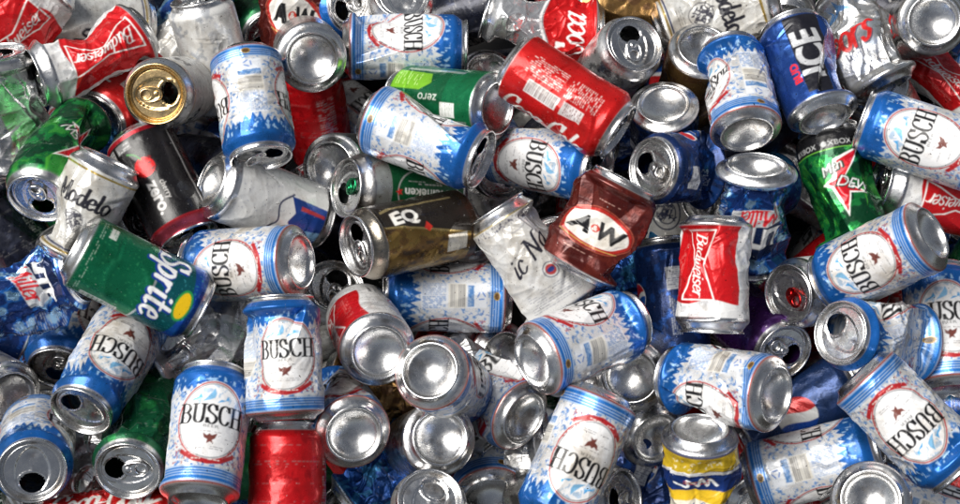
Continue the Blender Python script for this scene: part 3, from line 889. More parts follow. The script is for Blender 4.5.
class Crush:
    """one can's damage. Directions: phi 0 faces the camera when the can lies flat."""
    def __init__(s, level, seed, squash=(), bend=(), extra=(), twist=0.0, crinkle=None, cuts=None, dents=None, folds=None):
        r = random.Random(seed); s.r = r; s.seed = seed
        s.short = 1.0; s.squash = list(squash); s.bend = list(bend); s.twist = twist
        nd = (3, 6, 8, 9, 10)[level] if dents is None else dents
        nc = (0, 1, 3, 6, 8)[level] if cuts is None else cuts
        s.crk = (0.15, .4, 1.0, 1.9, 2.8)[level] if crinkle is None else crinkle
        s.dents = list(extra)
        for _ in range(nd):
            s.dents.append((math.radians(r.uniform(-130, 130)), r.uniform(-44, 42), r.uniform(7, 18), r.uniform(.4, 1.5) * (.7, 1.1, 1.8, 3, 4)[level], r.uniform(.5, 2.0), r.uniform(0, 3.14)))
        s.cuts = []
        for _ in range(nc):
            t = math.radians(r.uniform(-110, 110)); el = r.uniform(-.35, .35)
            z = r.uniform(-40, 36); d = (0, .8, 1.6, 3.4, 5.5)[level] * r.uniform(.6, 1.4)
            s.cuts.append((t, el, z, d))
        s.level = level
        s.folds = []
        for _ in range((3, 6, 9, 13, 14)[level] if folds is None else folds):
            s.folds.append((math.radians(r.uniform(-120, 120)), r.uniform(-46, 42), r.uniform(0, 3.14), r.uniform(8, 26), r.uniform(1.6, 4.5), r.uniform(.25, .8) * (.8, 1.2, 1.8, 2.4, 2.8)[level]))
    def __call__(s, P):
        P = P.copy()
        x, y, z = P[:, 0], P[:, 1], P[:, 2]
        rad = np.hypot(x, y) + 1e-9; ph = np.arctan2(y, x)
        env = np.clip((50 - np.abs(z + 1)) / 9, 0, 1); env = env * env * (3 - 2 * env)
        side = np.clip((rad - 25) / 6, 0, 1) * env
        dr = np.zeros(len(P))
        for t, el, zc, d in s.cuts:
            # flat facet: half-space cutting the wall by depth d
            c = np.cos(ph - t); h = (33 - d) * math.cos(el) + zc * math.sin(el)
            den = np.maximum(c * math.cos(el), .05)
            lim = (h - z * math.sin(el)) / den
            cut = np.where(c > .2, np.clip(rad + dr - lim, 0, 9), 0)
            dr -= cut
        for t, zc, R, d, asp, an in s.dents:
            du = ((ph - t + math.pi) % (2 * math.pi) - math.pi) * 33; dz = z - zc
            a = (du * math.cos(an) + dz * math.sin(an)) / (R * asp); b = (-du * math.sin(an) + dz * math.cos(an)) / R
            q = np.sqrt(a * a + b * b)
            dr -= d * np.clip(1 - q, 0, 1) ** 1.25
            dr += .22 * d * np.exp(-((q - 1.12) / .16) ** 2)
        for t, zc, an, L, wd, d in s.folds:      # straight creases with a raised lip
            du = ((ph - t + math.pi) % (2 * math.pi) - math.pi) * 33; dz = z - zc
            a = (du * math.cos(an) + dz * math.sin(an)) / L; b = (-du * math.sin(an) + dz * math.cos(an)) / wd
            fade = np.clip(1 - a * a, 0, 1)
            dr -= d * fade * np.clip(1 - np.abs(b), 0, 1)
            dr += .35 * d * fade * np.clip(1 - np.abs(b - 1.5) / .8, 0, 1)
        if s.crk > .2:
            # creased foil: pits round scattered points, ridges between them
            r2 = np.random.RandomState(s.seed + 5)
            for n, amp in (((26, 1.0), (90, .42)) if s.level < 4 else ((34, 1.1), (120, .38))):
                su = r2.uniform(-103, 103, n); sv = r2.uniform(-55, 55, n)
                U = ph * 33
                d1 = np.full(len(P), 1e9); d2 = np.full(len(P), 1e9)
                for a, b in zip(su, sv):
                    dd = np.hypot((U - a + CIRC / 2) % CIRC - CIRC / 2, (z - b) * 1.25)
                    d2 = np.minimum(d2, np.maximum(d1, dd)); d1 = np.minimum(d1, dd)
                cell = math.sqrt(CIRC * 110 / n)
                dr += s.crk * amp * (np.clip(d1 / cell, 0, 1) - .62) * 1.25
                dr += s.crk * amp * .35 * np.clip(1 - (d2 - d1) / (cell * .22), 0, 1)
        dr *= side
        f = (rad + dr) / rad
        P[:, 0] *= f; P[:, 1] *= f
        if s.twist:
            a = np.radians(s.twist) * np.clip((z + 45) / 90, 0, 1)
            c, n = np.cos(a), np.sin(a)
            X = P[:, 0] * c - P[:, 1] * n; P[:, 1] = P[:, 0] * n + P[:, 1] * c; P[:, 0] = X
        for zc, wd, amt, phd in s.squash:
            p = math.radians(phd)
            Q = rotz(P, -p)
            wz = np.exp(-(np.abs(P[:, 2] - zc) / wd) ** 2.0)
            # sharper pinch towards the fold
            Q[:, 0] *= 1 - amt * wz
            Q[:, 1] *= 1 + .52 * amt * wz
            P = rotz(Q, p)
        for zc, deg, phd, wd in s.bend:
            # fold towards phd: everything above zc turns
            p = math.radians(phd); Q = rotz(P, -p)
            t = np.clip((Q[:, 2] - zc) / wd + .5, 0, 1); t = t * t * (3 - 2 * t)
            a = math.radians(deg) * t
            X, Z = Q[:, 0], Q[:, 2] - zc
            Q[:, 0] = X * np.cos(a) + Z * np.sin(a); Q[:, 2] = -X * np.sin(a) + Z * np.cos(a) + zc
            P = rotz(Q, p)
        P[:, 2] *= s.short
        return P

def mesh(name, V, F, m, smooth_=True, colors=None):
    me = bpy.data.meshes.new(name)
    V = np.asarray(V, np.float32) * MM
    F = np.asarray(F, np.int32)
    k = F.shape[1]
    me.vertices.add(len(V)); me.vertices.foreach_set('co', V.ravel())
    me.loops.add(F.size); me.loops.foreach_set('vertex_index', F.ravel())
    me.polygons.add(len(F))
    me.polygons.foreach_set('loop_start', np.arange(0, F.size, k, dtype=np.int32))
    me.polygons.foreach_set('loop_total', np.full(len(F), k, np.int32))
    me.polygons.foreach_set('use_smooth', np.full(len(F), smooth_, bool))
    me.materials.append(m)
    if colors is not None:
        at = me.color_attributes.new('print', 'FLOAT_COLOR', 'POINT')
        at.data.foreach_set('color', np.ascontiguousarray(colors, np.float32).ravel())
    me.update(calc_edges=True)
    return me

def sample(img, u, v):
    x = ((u / CIRC + .5) % 1.0) * AW_ - .5; y = np.clip((v + 61) / PX - .5, 0, AH_ - 1.001)
    x0 = np.floor(x).astype(int); y0 = np.floor(y).astype(int); fx = (x - x0)[:, None]; fy = (y - y0)[:, None]
    y1 = np.minimum(y0 + 1, AH_ - 1)
    a = img[y0, x0 % AW_] * (1 - fx) + img[y0, (x0 + 1) % AW_] * fx
    b = img[y1, x0 % AW_] * (1 - fx) + img[y1, (x0 + 1) % AW_] * fx
    return a * (1 - fy) + b * fy

def link(name, me, parent):
    o = bpy.data.objects.new(name, me); COL.objects.link(o); o.parent = parent
    return o
# ---------------------------------------------------------------- the heap, can by can
# K(anchor, px, py, height, direction of the lid in the picture, tilt of the lid to the camera, design, roll, damage, label)
CANS = []
def K(anchor, px, py, z, ang, tilt, design, roll, level, label, **kw):
    CANS.append(dict(anchor=anchor, px=px, py=py, z=z, ang=ang, tilt=tilt, design=design, roll=roll, level=level, label=label, **kw))

# ---- top left
K('c', 14, 24, -12, 48, 0, 'bud', -20, 3, 'crumpled red and white beer can cut off by the top left corner', sq=[(0, 40, 0.3, 0)])
K('c', 92, 24, -40, 178, 12, 'modelo', 60, 2, 'pale silver can with gold rim behind the crushed red beer can', gold=True, m=90)
K('c', 92, 62, 16, 213, 14, 'bud', -6, 3, 'pinched red and white bow tie beer can above the gold lid', sq=[(-2, 22, 0.34, 90), (44, 22, 0.1, 0)], bend=[(0, 16, 90, 50)], m=200)
K('b', 17, 84, -30, 60, -70, 'silver', 0, 1, 'grey can end poking out above the crinkled bare foil can')
K('c', 8, 112, -12, 100, 20, 'silver', 0, 3, 'crinkled bare foil can at the left edge above the green soda can', sq=[(0, 50, 0.5, 0)], crinkle=1.5, cuts=8)
K('l', 22, 190, 34, 228, 44, 'dewold', 20, 2, 'crushed green citrus soda can with red logo at the left edge', m=262, sq=[(-28, 34, 0.2, 90)], bend=[(-5, -14, 90, 40)], short=1.02, crinkle=1.1)
K('l', 98, 119, 14, 222, 40, 'cola', 110, 1, 'red soda can under the bow tie can with its open mouth facing down left', m=110, short=0.8)
K('l', 156, 94, 26, 190, 76, 'modelo', 90, 0, 'can with golden lid and pull tab next to the red soda can', gold=True, m=5)
K('c', 214, 56, 4, 104, 14, 'white', -40, 1, 'white can with grey barcode print behind the tall upper left beer can', bars=1)
K('c', 196, 104, -56, 70, 0, 'busch', 60, 2, 'white beer can wedged below the barcode can beside the gold lid')
K('c', 253, 106, 40, -82, 26, 'busch', 92, 2, 'upright white and blue beer can with nutrition panel, upper left of the picture', m=10, tabup=20, short=0.88, dents=5, cuts=1)
K('c', 290, 10, -12, 75, 5, 'aw', -8, 3, 'crushed red brown root beer can at the top edge', sq=[(0, 40, 0.3, 0)])
K('b', 312, 58, 16, 120, -84, 'silver', 0, 0, 'round silver can bottom just under the crushed root beer can')
K('c', 316, 112, -52, 100, 30, 'red', 60, 1, 'dull red can in the dark beside the tall upper left beer can', m=-80)
K('l', 352, 6, -20, 10, 55, 'busch', 120, 1, 'blue ended beer can with open mouth cut by the top edge', m=200)
K('c', 405, 47, 12, -1, 0, 'busch', 42, 1, 'lying white and blue beer can near the top edge, lettering sideways', m=0)
K('b', 497, 108, 22, 174, -38, 'lime', -14, 1, 'green can with lime panel lying beside the red soda can')
K('b', 489, 74, -50, 250, -60, 'silver', 0, 1, 'small grey can end in the gap above the lime green can')
K('c', 541, 28, 0, 176, 4, 'cos', 18, 3, 'crushed silver and red cola can with white script at the top', sq=[(-15, 26, .25, 0), (30, 24, .22, 90)], bend=[(0, 12, 90, 60)])
K('c', 565, 97, 20, -33, 12, 'cola', 100, 1, 'red cola can lying diagonally with white small print', m=0, sq=[(46, 12, 0.1, 0)], extra=[(0.5, 26, 15, 5, 1.4, 0.4)])
K('l', 634, 44, 12, 48, 56, 'silver', 0, 1, 'bare silver can with open mouth and ring tab facing up near the top', m=95)
K('c', 672, 22, -48, 20, 5, 'red', 0, 3, 'crumpled red can behind the bare silver can at the top')
K('c', 716, 16, -8, 20, -5, 'modelo', 12, 3, 'crushed pale grey can with black lettering at the top edge', sq=[(0, 40, 0.3, 0)])
K('b', 703, 47, 4, 255, -52, 'brown', 0, 1, 'hollow can end with brownish dome below the black lettered grey can')
K('b', 664, 104, 14, -88, -47, 'navy', 20, 2, 'navy can standing lid down with shiny oval bottom up', short=0.62)
K('c', 738, 92, 8, 103, -40, 'busch', 56, 2, 'pale beer can with its round bottom toward the viewer, upper right', short=0.86)
K('b', 784, 24, -14, 95, -58, 'silver', 0, 0, 'dark silver can bottom at the top edge behind the black and blue ice can')
K('c', 807, 72, 26, 112, -32, 'ice', -6, 1, 'blue and black beer can with big sideways silver capitals', sq=[(20, 40, 0.1, 0)], short=0.9)
K('c', 858, 34, -2, 120, -12, 'coors', 28, 3, 'crushed silver can with red script at the top right', sq=[(10, 34, 0.42, 0), (40, 20, 0.2, 90)], bend=[(-18, -22, 0, 30)])
K('b', 873, 86, -8, -60, -48, 'silver', 0, 1, 'silver can end tucked under the red script silver can')
K('b', 934, 20, 14, 200, -76, 'silver', 0, 0, 'bright round can bottom in the top right corner')
K('c', 946, 84, -2, -40, 8, 'bud', 25, 2, 'crumpled red can with white folds at the upper right edge', sq=[(0, 40, 0.3, 90)])
K('c', 926, 141, 12, 161, 0, 'busch', -4, 0, 'white beer can at the right edge above the red bow tie can', m=0)
K('c', 940, 196, 8, 166, 22, 'bud', 10, 1, 'red bow tie beer can at the right edge with its lid to the left', m=180)
K('c', 841, 190, 8, 103, -14, 'dew', -8, 2, 'green citrus soda can with red arrow logo and black band', sq=[(-46, 14, 0.14, 0)], extra=[(1.1, 0, 20, 4, 1.6, 0.3)])
K('b', 757, 166, 34, -95, -36, 'lite', 8, 3, 'crushed blue light beer can with flat silver end up', sq=[(0, 200, 0.25, 0), (-10, 26, 0.12, 0)], bend=[])
K('l', 704, 197, -24, 190, 50, 'blue', 0, 2, 'open blue can peeking out left of the crushed light beer can', m=90)
K('l', 652, 168, 18, 176, 48, 'navy', 100, 2, 'navy can with open silver lid and tab right of the root beer can', m=160, sq=[(-30, 30, 0.3, 0)], short=0.66)
K('l', 598, 170, 4, -12, 28, 'busch', -20, 1, 'white beer can with open silver lid just above the brown root beer can', m=90)
K('c', 601, 227, 26, 62, 4, 'aw', 6, 2, 'brown root beer can with big oval logo in the middle', sq=[(-8, 60, 0.42, 0)], extra=[(-1.2, 10, 24, 6, 1.6, 1.0)], short=0.78, crinkle=1.0)
K('c', 530, 262, 8, 122, 2, 'nat', -8, 2, 'crushed white can with black script and flattened end at centre', sq=[(-62, 44, 0.45, 0), (5, 25, 0.1, 90)], short=0.96, crinkle=1.2, folds=14, cuts=5)
K('l', 504, 173, -10, -60, 62, 'dark', 0, 1, 'dim open can lid in shadow right of the lying beer can', m=-40)
K('c', 425, 138, 34, -21, 20, 'busch', 88, 1, 'white beer can lying open end right over the green star can', m=85, short=0.96)
K('c', 352, 116, -52, -40, 15, 'busch', 60, 2, 'blue and gold can end half hidden left of the lying beer can')
K('l', 347, 188, 20, 176, 30, 'hein', 0, 0, 'green star beer can with silver shoulder and open mouth', m=190, tabcol='green')
K('b', 330, 167, -26, 0, -62, 'silver', 0, 0, 'shaded can end behind the green star beer can')
K('l', 357, 246, 22, 192, 30, 'eq', 8, 1, 'gold and black can with upside down capitals near the centre', m=110)
K('b', 212, 182, 32, -20, -26, 'key', -16, 1, 'dented white can with blue printing lying below the tall upper left beer can', sq=[(0, 22, 0.05, 0)], extra=[], dents=5, cuts=1)
K('c', 163, 186, 26, -64, 20, 'cherry', -14, 0, 'black cherry soda can with red disc and pink rim', m=0, short=0.95)
K('c', 112, 168, -36, -40, 0, 'blue', 20, 4, 'shiny crinkled blue can left of the black cherry can', sq=[(0, 50, .4, 0)])
K('c', 86, 208, 32, 64, 6, 'modelo', 14, 2, 'pale grey can with black lettering under the green citrus can', sq=[(-40, 34, 0.3, 90)], short=0.8)
K('l', 140, 216, -20, 30, 40, 'silver', 0, 1, 'silver can in the gap below the black cherry can', m=60)
K('c', 42, 284, -6, 20, 0, 'lite', 10, 4, 'badly crushed blue light beer can at the left edge', sq=[(0, 40, 0.5, 0)], bend=[(5, 34, 0, 30)], crinkle=3.0)
K('c', 138, 279, 44, -27, -5, 'sprite', 10, 0, 'green lemon lime soda can with white script lying at left', extra=[(0.4, -6, 17, 2.2, 1.5, 0.4)])
K('c', 247, 264, 34, 183, -32, 'busch', 8, 0, 'beer can with domed bottom right below the dented white can', short=0.93)
K('l', 336, 287, -16, 60, 58, 'silver', 0, 1, 'dim open silver lid left of the sideways panel beer can', m=70)
K('c', 283, 359, 46, 93, -4, 'busch', -2, 1, 'upright beer can with bold black name standing above the red can', short=0.86)
K('c', 253, 325, -46, 60, 0, 'busch', 90, 0, 'blue can side peeking out left of the upright beer can')
K('c', 207, 436, 44, 84, -20, 'busch', -4, 1, 'upright beer can with round bottom at the lower edge left of the red can', folds=5, short=0.95)
K('c', 287, 494, 30, 90, 0, 'red', 0, 0, 'plain red can with faint print standing at the bottom edge', cuts=0, extra=[(0.3, -20, 24, 2, 2, 0), (-0.3, 10, 22, 2, 2.2, 0.1)], crinkle=0.4)
K('l', 81, 411, 30, 241, 36, 'busch', 4, 2, 'upside down beer can with open mouth at lower left', m=150, tab=False, sq=[(38, 16, 0.1, 90)])
K('l', 58, 368, -32, -100, 40, 'busch', 60, 1, 'dim beer can with blue shoulder left of the upside down beer can', m=-100)
K('c', -32, 322, -10, 160, 8, 'navy', 60, 1, 'dark navy can at the left edge below the crushed blue can', m=0)
K('b', 10, 398, 0, 150, -58, 'silver', 0, 0, 'grey can bottom at the left edge above the front corner lid')
K('l', 32, 471, 22, -96, 70, 'busch', 60, 1, 'blue topped beer can with open lid in the bottom left corner', m=-88, tab=False)
K('c', 52, 424, -42, 20, 20, 'silver', 0, 3, 'dull silver can crushed between two lower left lids')
K('l', 128, 471, 22, -108, 54, 'green', 0, 2, 'dark green can with ring tab facing down at the bottom', m=185, extra=[(0.4, 10, 18, 6, 1, 0)])
K('c', 112, 524, -22, 10, 10, 'cola', 30, 3, 'crumpled red and white scrap of can under the green can lid')
K('c', 212, 338, -22, 30, 5, 'silver', 0, 3, 'crumpled pale can between the lemon lime can and the upright can', sq=[(0, 40, 0.5, 0)])
K('c', 178, 342, -44, 0, 5, 'green', 0, 2, 'dark green can under the blue end of the lemon lime can')
K('b', 379, 352, 20, 118, -70, 'bud', 60, 1, 'red and white can with bright round bottom left of its silver twin')
K('c', 447, 297, 8, 179, 2, 'busch', 88, 1, 'sideways beer can with barcode panel across the middle')
K('b', 430, 371, 24, -35, -73, 'busch', 60, 1, 'bright round can bottom with gold and blue wall at centre')
K('c', 478, 392, -2, -60, 20, 'foil', 0, 4, 'crumpled bare silver can right of the bright central bottom', sq=[(0, 50, 0.45, 0)], crinkle=2.4)
K('b', 533, 361, 22, 22, -32, 'busch', 66, 1, 'beer can with wide pale bottom left and oval label right', short=0.94)
K('b', 503, 356, -28, 160, -56, 'red', 0, 2, 'can end ring behind the wide pale bottom')
K('b', 631, 376, 8, 60, -80, 'silver', 0, 0, 'silver can bottom beside the beer can below the red bow tie can')
K('c', 672, 300, -16, 96, -4, 'navy', 75, 0, 'dark navy can with white panel left of the upright red bow tie can')
K('c', 668, 222, -26, 100, 4, 'goldw', 0, 1, 'white can with gold stripe above the dark navy panel can')
K('c', 714, 275, 20, -92, 2, 'bud', -30, 2, 'upright red bow tie beer can with white shoulder right of centre', m=90, sq=[(0, 34, 0.08, 90)], extra=[(-0.9, -22, 16, 3.5, 1.2, 0)], dents=4, short=0.85)
K('c', 723, 386, 16, 170, -34, 'busch', 50, 2, 'beer can lying with domed bottom right below the upright red can', short=0.9)
K('l', 789, 294, 0, 188, 50, 'bud', 90, 0, 'white can with red ring tab facing left', m=150, tabcol='red', hole=False)
K('c', 878, 259, 12, 206, -24, 'busch', -4, 1, 'beer can with domed bottom at right below the green citrus can', short=0.92)
K('l', 841, 333, 14, 172, 52, 'busch', 80, 3, 'blue can with bright open mouth and no tab at right', m=140, tab=False, sq=[(-30, 30, .35, 0)])
K('c', 943, 330, 8, 96, -18, 'busch', -12, 0, 'upright beer can at the right edge with cut off name')
K('l', 784, 352, -6, -40, 50, 'purple', 0, 1, 'purple can with dark lid below the red tabbed can', m=-30)
K('c', 908, 421, 32, -47, -4, 'busch', -2, 2, 'beer can lying diagonally in the lower right with name upside down', m=0, short=0.95, cuts=1)
K('c', 800, 412, -30, 30, 0, 'pepsi', -5, 1, 'small blue white and red ball logo can in lower right gap')
K('c', 824, 384, -48, 10, 10, 'silver', 0, 1, 'shaded silver can behind the ball logo can')
K('c', 812, 464, 10, 14, 4, 'busch', 88, 1, 'beer can with barcode panel up at the lower right')
K('b', 871, 500, 26, 265, -84, 'silver', 0, 0, 'bright can bottom on the lower edge in front of the barcode panel can')
K('c', 932, 516, 0, -20, -8, 'busch', 90, 1, 'blue striped beer can cut by the lower right corner')
K('c', 968, 490, -20, -30, 0, 'red', 0, 1, 'red can sliver at the right edge bottom')
K('b', 700, 430, 16, -93, -32, 'mike', 4, 3, 'crushed blue and yellow can with silver bottom up at the lower edge', sq=[(-16, 14, 0.16, 0), (10, 20, 0.2, 90)], tw=22)
K('b', 656, 438, -10, 140, -52, 'silver', 0, 1, 'hollow silver can end behind the blue and yellow can')
K('c', 576, 458, 20, 246, 4, 'busch', 14, 1, 'beer can standing on its lid with name upside down at bottom centre', m=0)
K('c', 612, 484, -16, 70, 0, 'navy', 40, 2, 'narrow navy can right of the upside down name can')
K('b', 440, 438, 12, 200, -78, 'silver', 0, 0, 'round silver can bottom below the bright central bottom')
K('l', 430, 500, 10, 80, 66, 'silver', 0, 1, 'pale can end at the bottom edge under the round silver bottom', m=70, hole=False, tab=False)
K('b', 354, 434, 26, 120, -70, 'busch', -10, 2, 'dented beer can with large round bottom right of the red can', extra=[(-0.5, -5, 22, 6, 1.3, 0)])
K('c', 398, 468, -10, 40, 0, 'blue', 0, 4, 'shiny blue crumpled can between two lower round bottoms', sq=[(0, 50, 0.4, 0)])
K('c', 376, 482, -30, 120, 20, 'cola', 0, 2, 'red cola can glimpse under the dented beer can', m=0)
K('l', 352, 506, -4, 90, 50, 'busch', 60, 1, 'beer can lid cut by the bottom edge right of the red can', m=90)
K('b', 524, 418, 4, 150, -44, 'busch', 90, 3, 'crumpled blue and silver can end above the bottom centre beer can', sq=[(0, 40, 0.35, 0)])
K('c', 486, 446, -10, 10, 10, 'silver', 0, 4, 'flattened silver can beside the round silver bottom', sq=[(0, 50, 0.6, 0)])
K('b', 490, 496, -8, 100, -40, 'busch', 60, 1, 'small striped can end on the bottom edge left of the beer can')
K('c', 388, 392, -6, -12, 10, 'brown', 0, 3, 'crumpled golden brown can under the two bright bottoms', sq=[(0, 50, 0.4, 0)])
K('c', 340, 368, -30, 40, 0, 'white', 0, 4, 'torn pale can scrap left of the red and white bottom', sq=[(0, 50, .5, 90)])
K('c', 468, 350, -46, -30, 0, 'red', 0, 2, 'dark red can deep under the sideways barcode panel beer can')
K('c', 616, 276, -30, 20, 0, 'blue', 0, 4, 'crinkled shiny blue can under the brown root beer can', sq=[(0, 50, .5, 0)])
K('c', 606, 310, -18, 26, 0, 'busch', 40, 1, 'white beer can under the crinkled blue can') if False else None
K('c', 150, 22, -42, 110, 10, 'dark', 0, 3, 'dark crumpled can at the top left behind the striped one')
K('c', 192, 18, -40, 60, 0, 'lite', 0, 3, 'blue green striped can at the top edge left of the root beer can')
K('c', 172, 62, -30, 30, 0, 'white', 40, 3, 'grey crushed can behind the golden lid', sq=[(0, 50, .4, 0)])
K('c', 470, 14, -52, 20, 10, 'dark', 0, 1, 'dark can behind the lying beer can at the top edge')
K('l', 402, -6, -20, 80, 60, 'silver', 0, 0, 'pale can end cut by the top edge above the lying beer can', m=90, hole=False, tab=False)
K('c', 634, 2, -46, 10, 0, 'brown', 0, 2, 'brown can cut by the top edge above the bare silver can')
K('c', 820, 278, -44, 40, 5, 'red', 0, 1, 'red can behind the red tabbed can')
K('c', 896, 336, -34, 0, 0, 'busch', 120, 4, 'crumpled beer can right of the bright open mouth', sq=[(0, 50, 0.35, 0)])
K('c', 208, 268, -40, 60, 0, 'navy', 0, 2, 'navy can deep between the lemon lime can and the domed beer can') if False else None
K('c', 16, 238, -36, 120, 0, 'dark', 20, 2, 'dark can under the green citrus soda can at the left edge')
K('c', 760, 128, -40, 30, 0, 'dark', 0, 1, 'dark can in the gap below the black and blue ice can')
K('c', 640, 132, -30, 20, 0, 'navy', 60, 3, 'dark blue crushed can below the red cola can end')
K('c', 486, 206, -44, 100, 0, 'silver', 0, 1, 'shaded silver can between the gold and black can and the script can')
K('c', 655, 480, -20, 60, 0, 'navy', 30, 3, 'folded dark blue can left of the blue and yellow can', sq=[(0, 50, .3, 0)])

K('c', 74, 464, -22, 30, 10, 'silver', 0, 4, 'crushed bare can wedged between the two open lids at lower left', sq=[(0, 45, .4, 0)])
K('c', 334, 222, -34, 150, 20, 'dark', 0, 1, 'black can in the gap between the dented white can and the gold and black can')
CANS[:] = [c for c in CANS if c]
for i, c in enumerate(CANS):
    c['i'] = i
    if c['z'] < -12: c['z'] = -12 + (c['z'] + 12) * 1.9

def ray(px, py):
    x = (px - 480) / 480 * HALF; y = (252 - py) / 480 * HALF
    d = x * cR + y * cU - cB
    return d / np.linalg.norm(d)

def frame(c):
    d = ray(c['px'], c['py'])
    f = -d; r = cR - (cR @ f) * f; r /= np.linalg.norm(r); u = np.cross(f, r)
    A, T = math.radians(c['ang']), math.radians(c['tilt'])
    e = math.cos(A) * r + math.sin(A) * u
    Z = math.cos(T) * e + math.sin(T) * f
    X = math.cos(T) * f - math.sin(T) * e
    return d, f, r, u, X, np.cross(Z, X), Z

END = dict(c=0.0, l=59.0, b=-59.0)
for c in CANS:
    d, f, r, u, X, Y, Z = frame(c)
    c.update(d=d, f=f, r=r, u=u, X=X, Y=Y, Z=Z)
    c['t'] = (c['z'] * MM - CAM[2]) / d[2]            # distance along the ray
    hv = {0: 1, 1: 1, 2: .92, 3: .72, 4: .5}[c['level']]
    c['rad'] = c.get('rf', 30.0 * hv) * MM
    c['rank'] = c['z']

def centre(c):
    return CAM + c['d'] * c['t'] - c['Z'] * END[c['anchor']] * c.get('short', 1.0) * MM

def segdist(p1, q1, p2, q2):
    d1, d2, r = q1 - p1, q2 - p2, p1 - p2
    a, e, f_ = d1 @ d1, d2 @ d2, d2 @ r
    c_, b = d1 @ r, d1 @ d2
    den = a * e - b * b
    s_ = min(max((b * f_ - c_ * e) / den, 0), 1) if den > 1e-12 else 0.0
    t = (b * s_ + f_) / e
    if t < 0: t = 0.0; s_ = min(max(-c_ / a, 0), 1)
    elif t > 1: t = 1.0; s_ = min(max((b - c_) / a, 0), 1)
    return np.linalg.norm((p1 + d1 * s_) - (p2 + d2 * t))

def seg(c):
    p = centre(c); h = (61 * c.get('short', 1.0) * MM - c['rad'] * .8)
    return p - c['Z'] * h, p + c['Z'] * h

# slide the cans along the line of sight until they rest on each other instead of running through each other
for it in range(70):
    pos = [seg(c) for c in CANS]; mid = [(a + b) / 2 for a, b in pos]
    worst = 0
    mv = np.zeros(len(CANS)); cnt = np.zeros(len(CANS))
    for i in range(len(CANS)):
        for j in range(i + 1, len(CANS)):
            if np.linalg.norm(mid[i] - mid[j]) > .125: continue
            dist = segdist(*pos[i], *pos[j]); pen = CANS[i]['rad'] + CANS[j]['rad'] - dist
            if pen > .0005:
                zi = CANS[i]['t'] * 1000; zj = CANS[j]['t'] * 1000
                up, lo = (i, j) if CANS[i]['rank'] + (mid[i][2] - mid[j][2]) * 150 > CANS[j]['rank'] else (j, i)
                k = min(pen, .02)
                mv[up] -= k * .12; mv[lo] += k * .5; worst = max(worst, pen)
    for i, c in enumerate(CANS):
        t0 = (c['z'] * MM - CAM[2]) / c['d'][2]
        c['t'] += max(-.006, min(.006, mv[i]))
        c['t'] += (t0 - c['t']) * (.04 if it < 50 else .01)
        c['t'] = min(max(c['t'], t0 - .022), t0 + .11)

NP = [0]
BEER = ('busch', 'bud', 'modelo', 'hein', 'lite', 'coors', 'ice', 'nat', 'key', 'eq')
SODA = ('cola', 'cos', 'dew', 'dewold', 'cherry', 'sprite', 'aw', 'lime', 'pepsi', 'navy')
def build_can(c, res=0.62):
    """an Empty at the can's middle > body, base, lid (> pull_tab)"""
    i = c['i']
    kind = 'beer' if c['design'] in BEER else 'soda' if c['design'] in SODA else 'drink'
    name = kind + '_can'
    root = bpy.data.objects.new(name, None); COL.objects.link(root)
    p = centre(c); X, Y, Z = c['X'], c['Y'], c['Z']
    root.matrix_world = Matrix(((X[0], Y[0], Z[0], p[0]), (X[1], Y[1], Z[1], p[1]), (X[2], Y[2], Z[2], p[2]), (0, 0, 0, 1)))
    root.empty_display_size = .02
    root['label'] = c['label']; root['category'] = name.replace('_', ' '); root['group'] = c.get('group', 'empty drink cans in the heap')
    cr = Crush(c['level'], 100 + i * 7, c.get('sq', ()), c.get('bend', ()), c.get('extra', ()), c.get('tw', 0), c.get('crinkle'), c.get('cuts'), c.get('dents'), c.get('folds'))
    cr.short = c.get('short', 1.0)
    st = c.get('res', res)
    # wall
    ph = phis_for(st)
    P = PB
    if st > 1.2: P = np.concatenate([PB[:4], PB[4:-9:2], PB[-9:]])
    V, F = lathe(P, ph)
    u = np.tile(ph * 33, len(P)) + math.radians(c['roll']) * 33
    v = np.repeat(P[:, 1], len(ph))
    colr = sample(art(c['design']), u, v)
    W = cr(V)
    link('body', mesh('body', W, F, M_PRINT, colors=colr), root)
    metal_ = M_GOLD if c.get('gold') else M_AL
    link('base', mesh('base', cr(DOMEV), DOMEF, M_AL), root)
    # lid: mouth turned to the picture direction m
    m = math.radians(c.get('m', 90)); wv = math.cos(m) * c['r'] + math.sin(m) * c['u']
    a = math.atan2(wv @ Y, wv @ X)
    hole = c.get('hole', True)
    pv, pf = (PANV, PANF) if hole else (PANV0, PANF0)
    q4 = np.column_stack([pf, pf[:, 2]])
    rimt = np.concatenate([RIMF[:, [0, 1, 2]], RIMF[:, [0, 2, 3]]])
    LV = np.concatenate([RIMV, rotz(pv, a)]); LF = np.concatenate([rimt, pf + len(RIMV)])
    lid = link('lid', mesh('lid', cr(LV), LF, metal_), root)
    if c.get('tab', True):
        lift = math.radians(c.get('tabup', random.Random(i).choice([0, 1, 3, 6, 10])))
        T = TABV.copy()
        x, z = T[:, 0].copy(), T[:, 2].copy()
        T[:, 0] = x * math.cos(lift) + z * math.sin(lift); T[:, 2] = z * math.cos(lift) - x * math.sin(lift) + 56.4
        T = rotz(T, a + math.radians(random.Random(i + 9).choice([0, 0, 0, 5, -8, 14])))
        link('pull_tab', mesh('pull_tab', cr(T), TABF, {'red': M_TABRED, 'green': M_TABGREEN}.get(c.get('tabcol'), metal_)), lid)
    return root

# ---------------------------------------------------------------- setting
me = bpy.data.meshes.new('ground')
me.from_pydata([(-3, -3, -.40), (3, -3, -.40), (3, 3, -.40), (-3, 3, -.40)], [], [(0, 1, 2, 3)])
me.materials.append(ground_mat())
g = bpy.data.objects.new('ground', me); COL.objects.link(g); g['kind'] = 'structure'

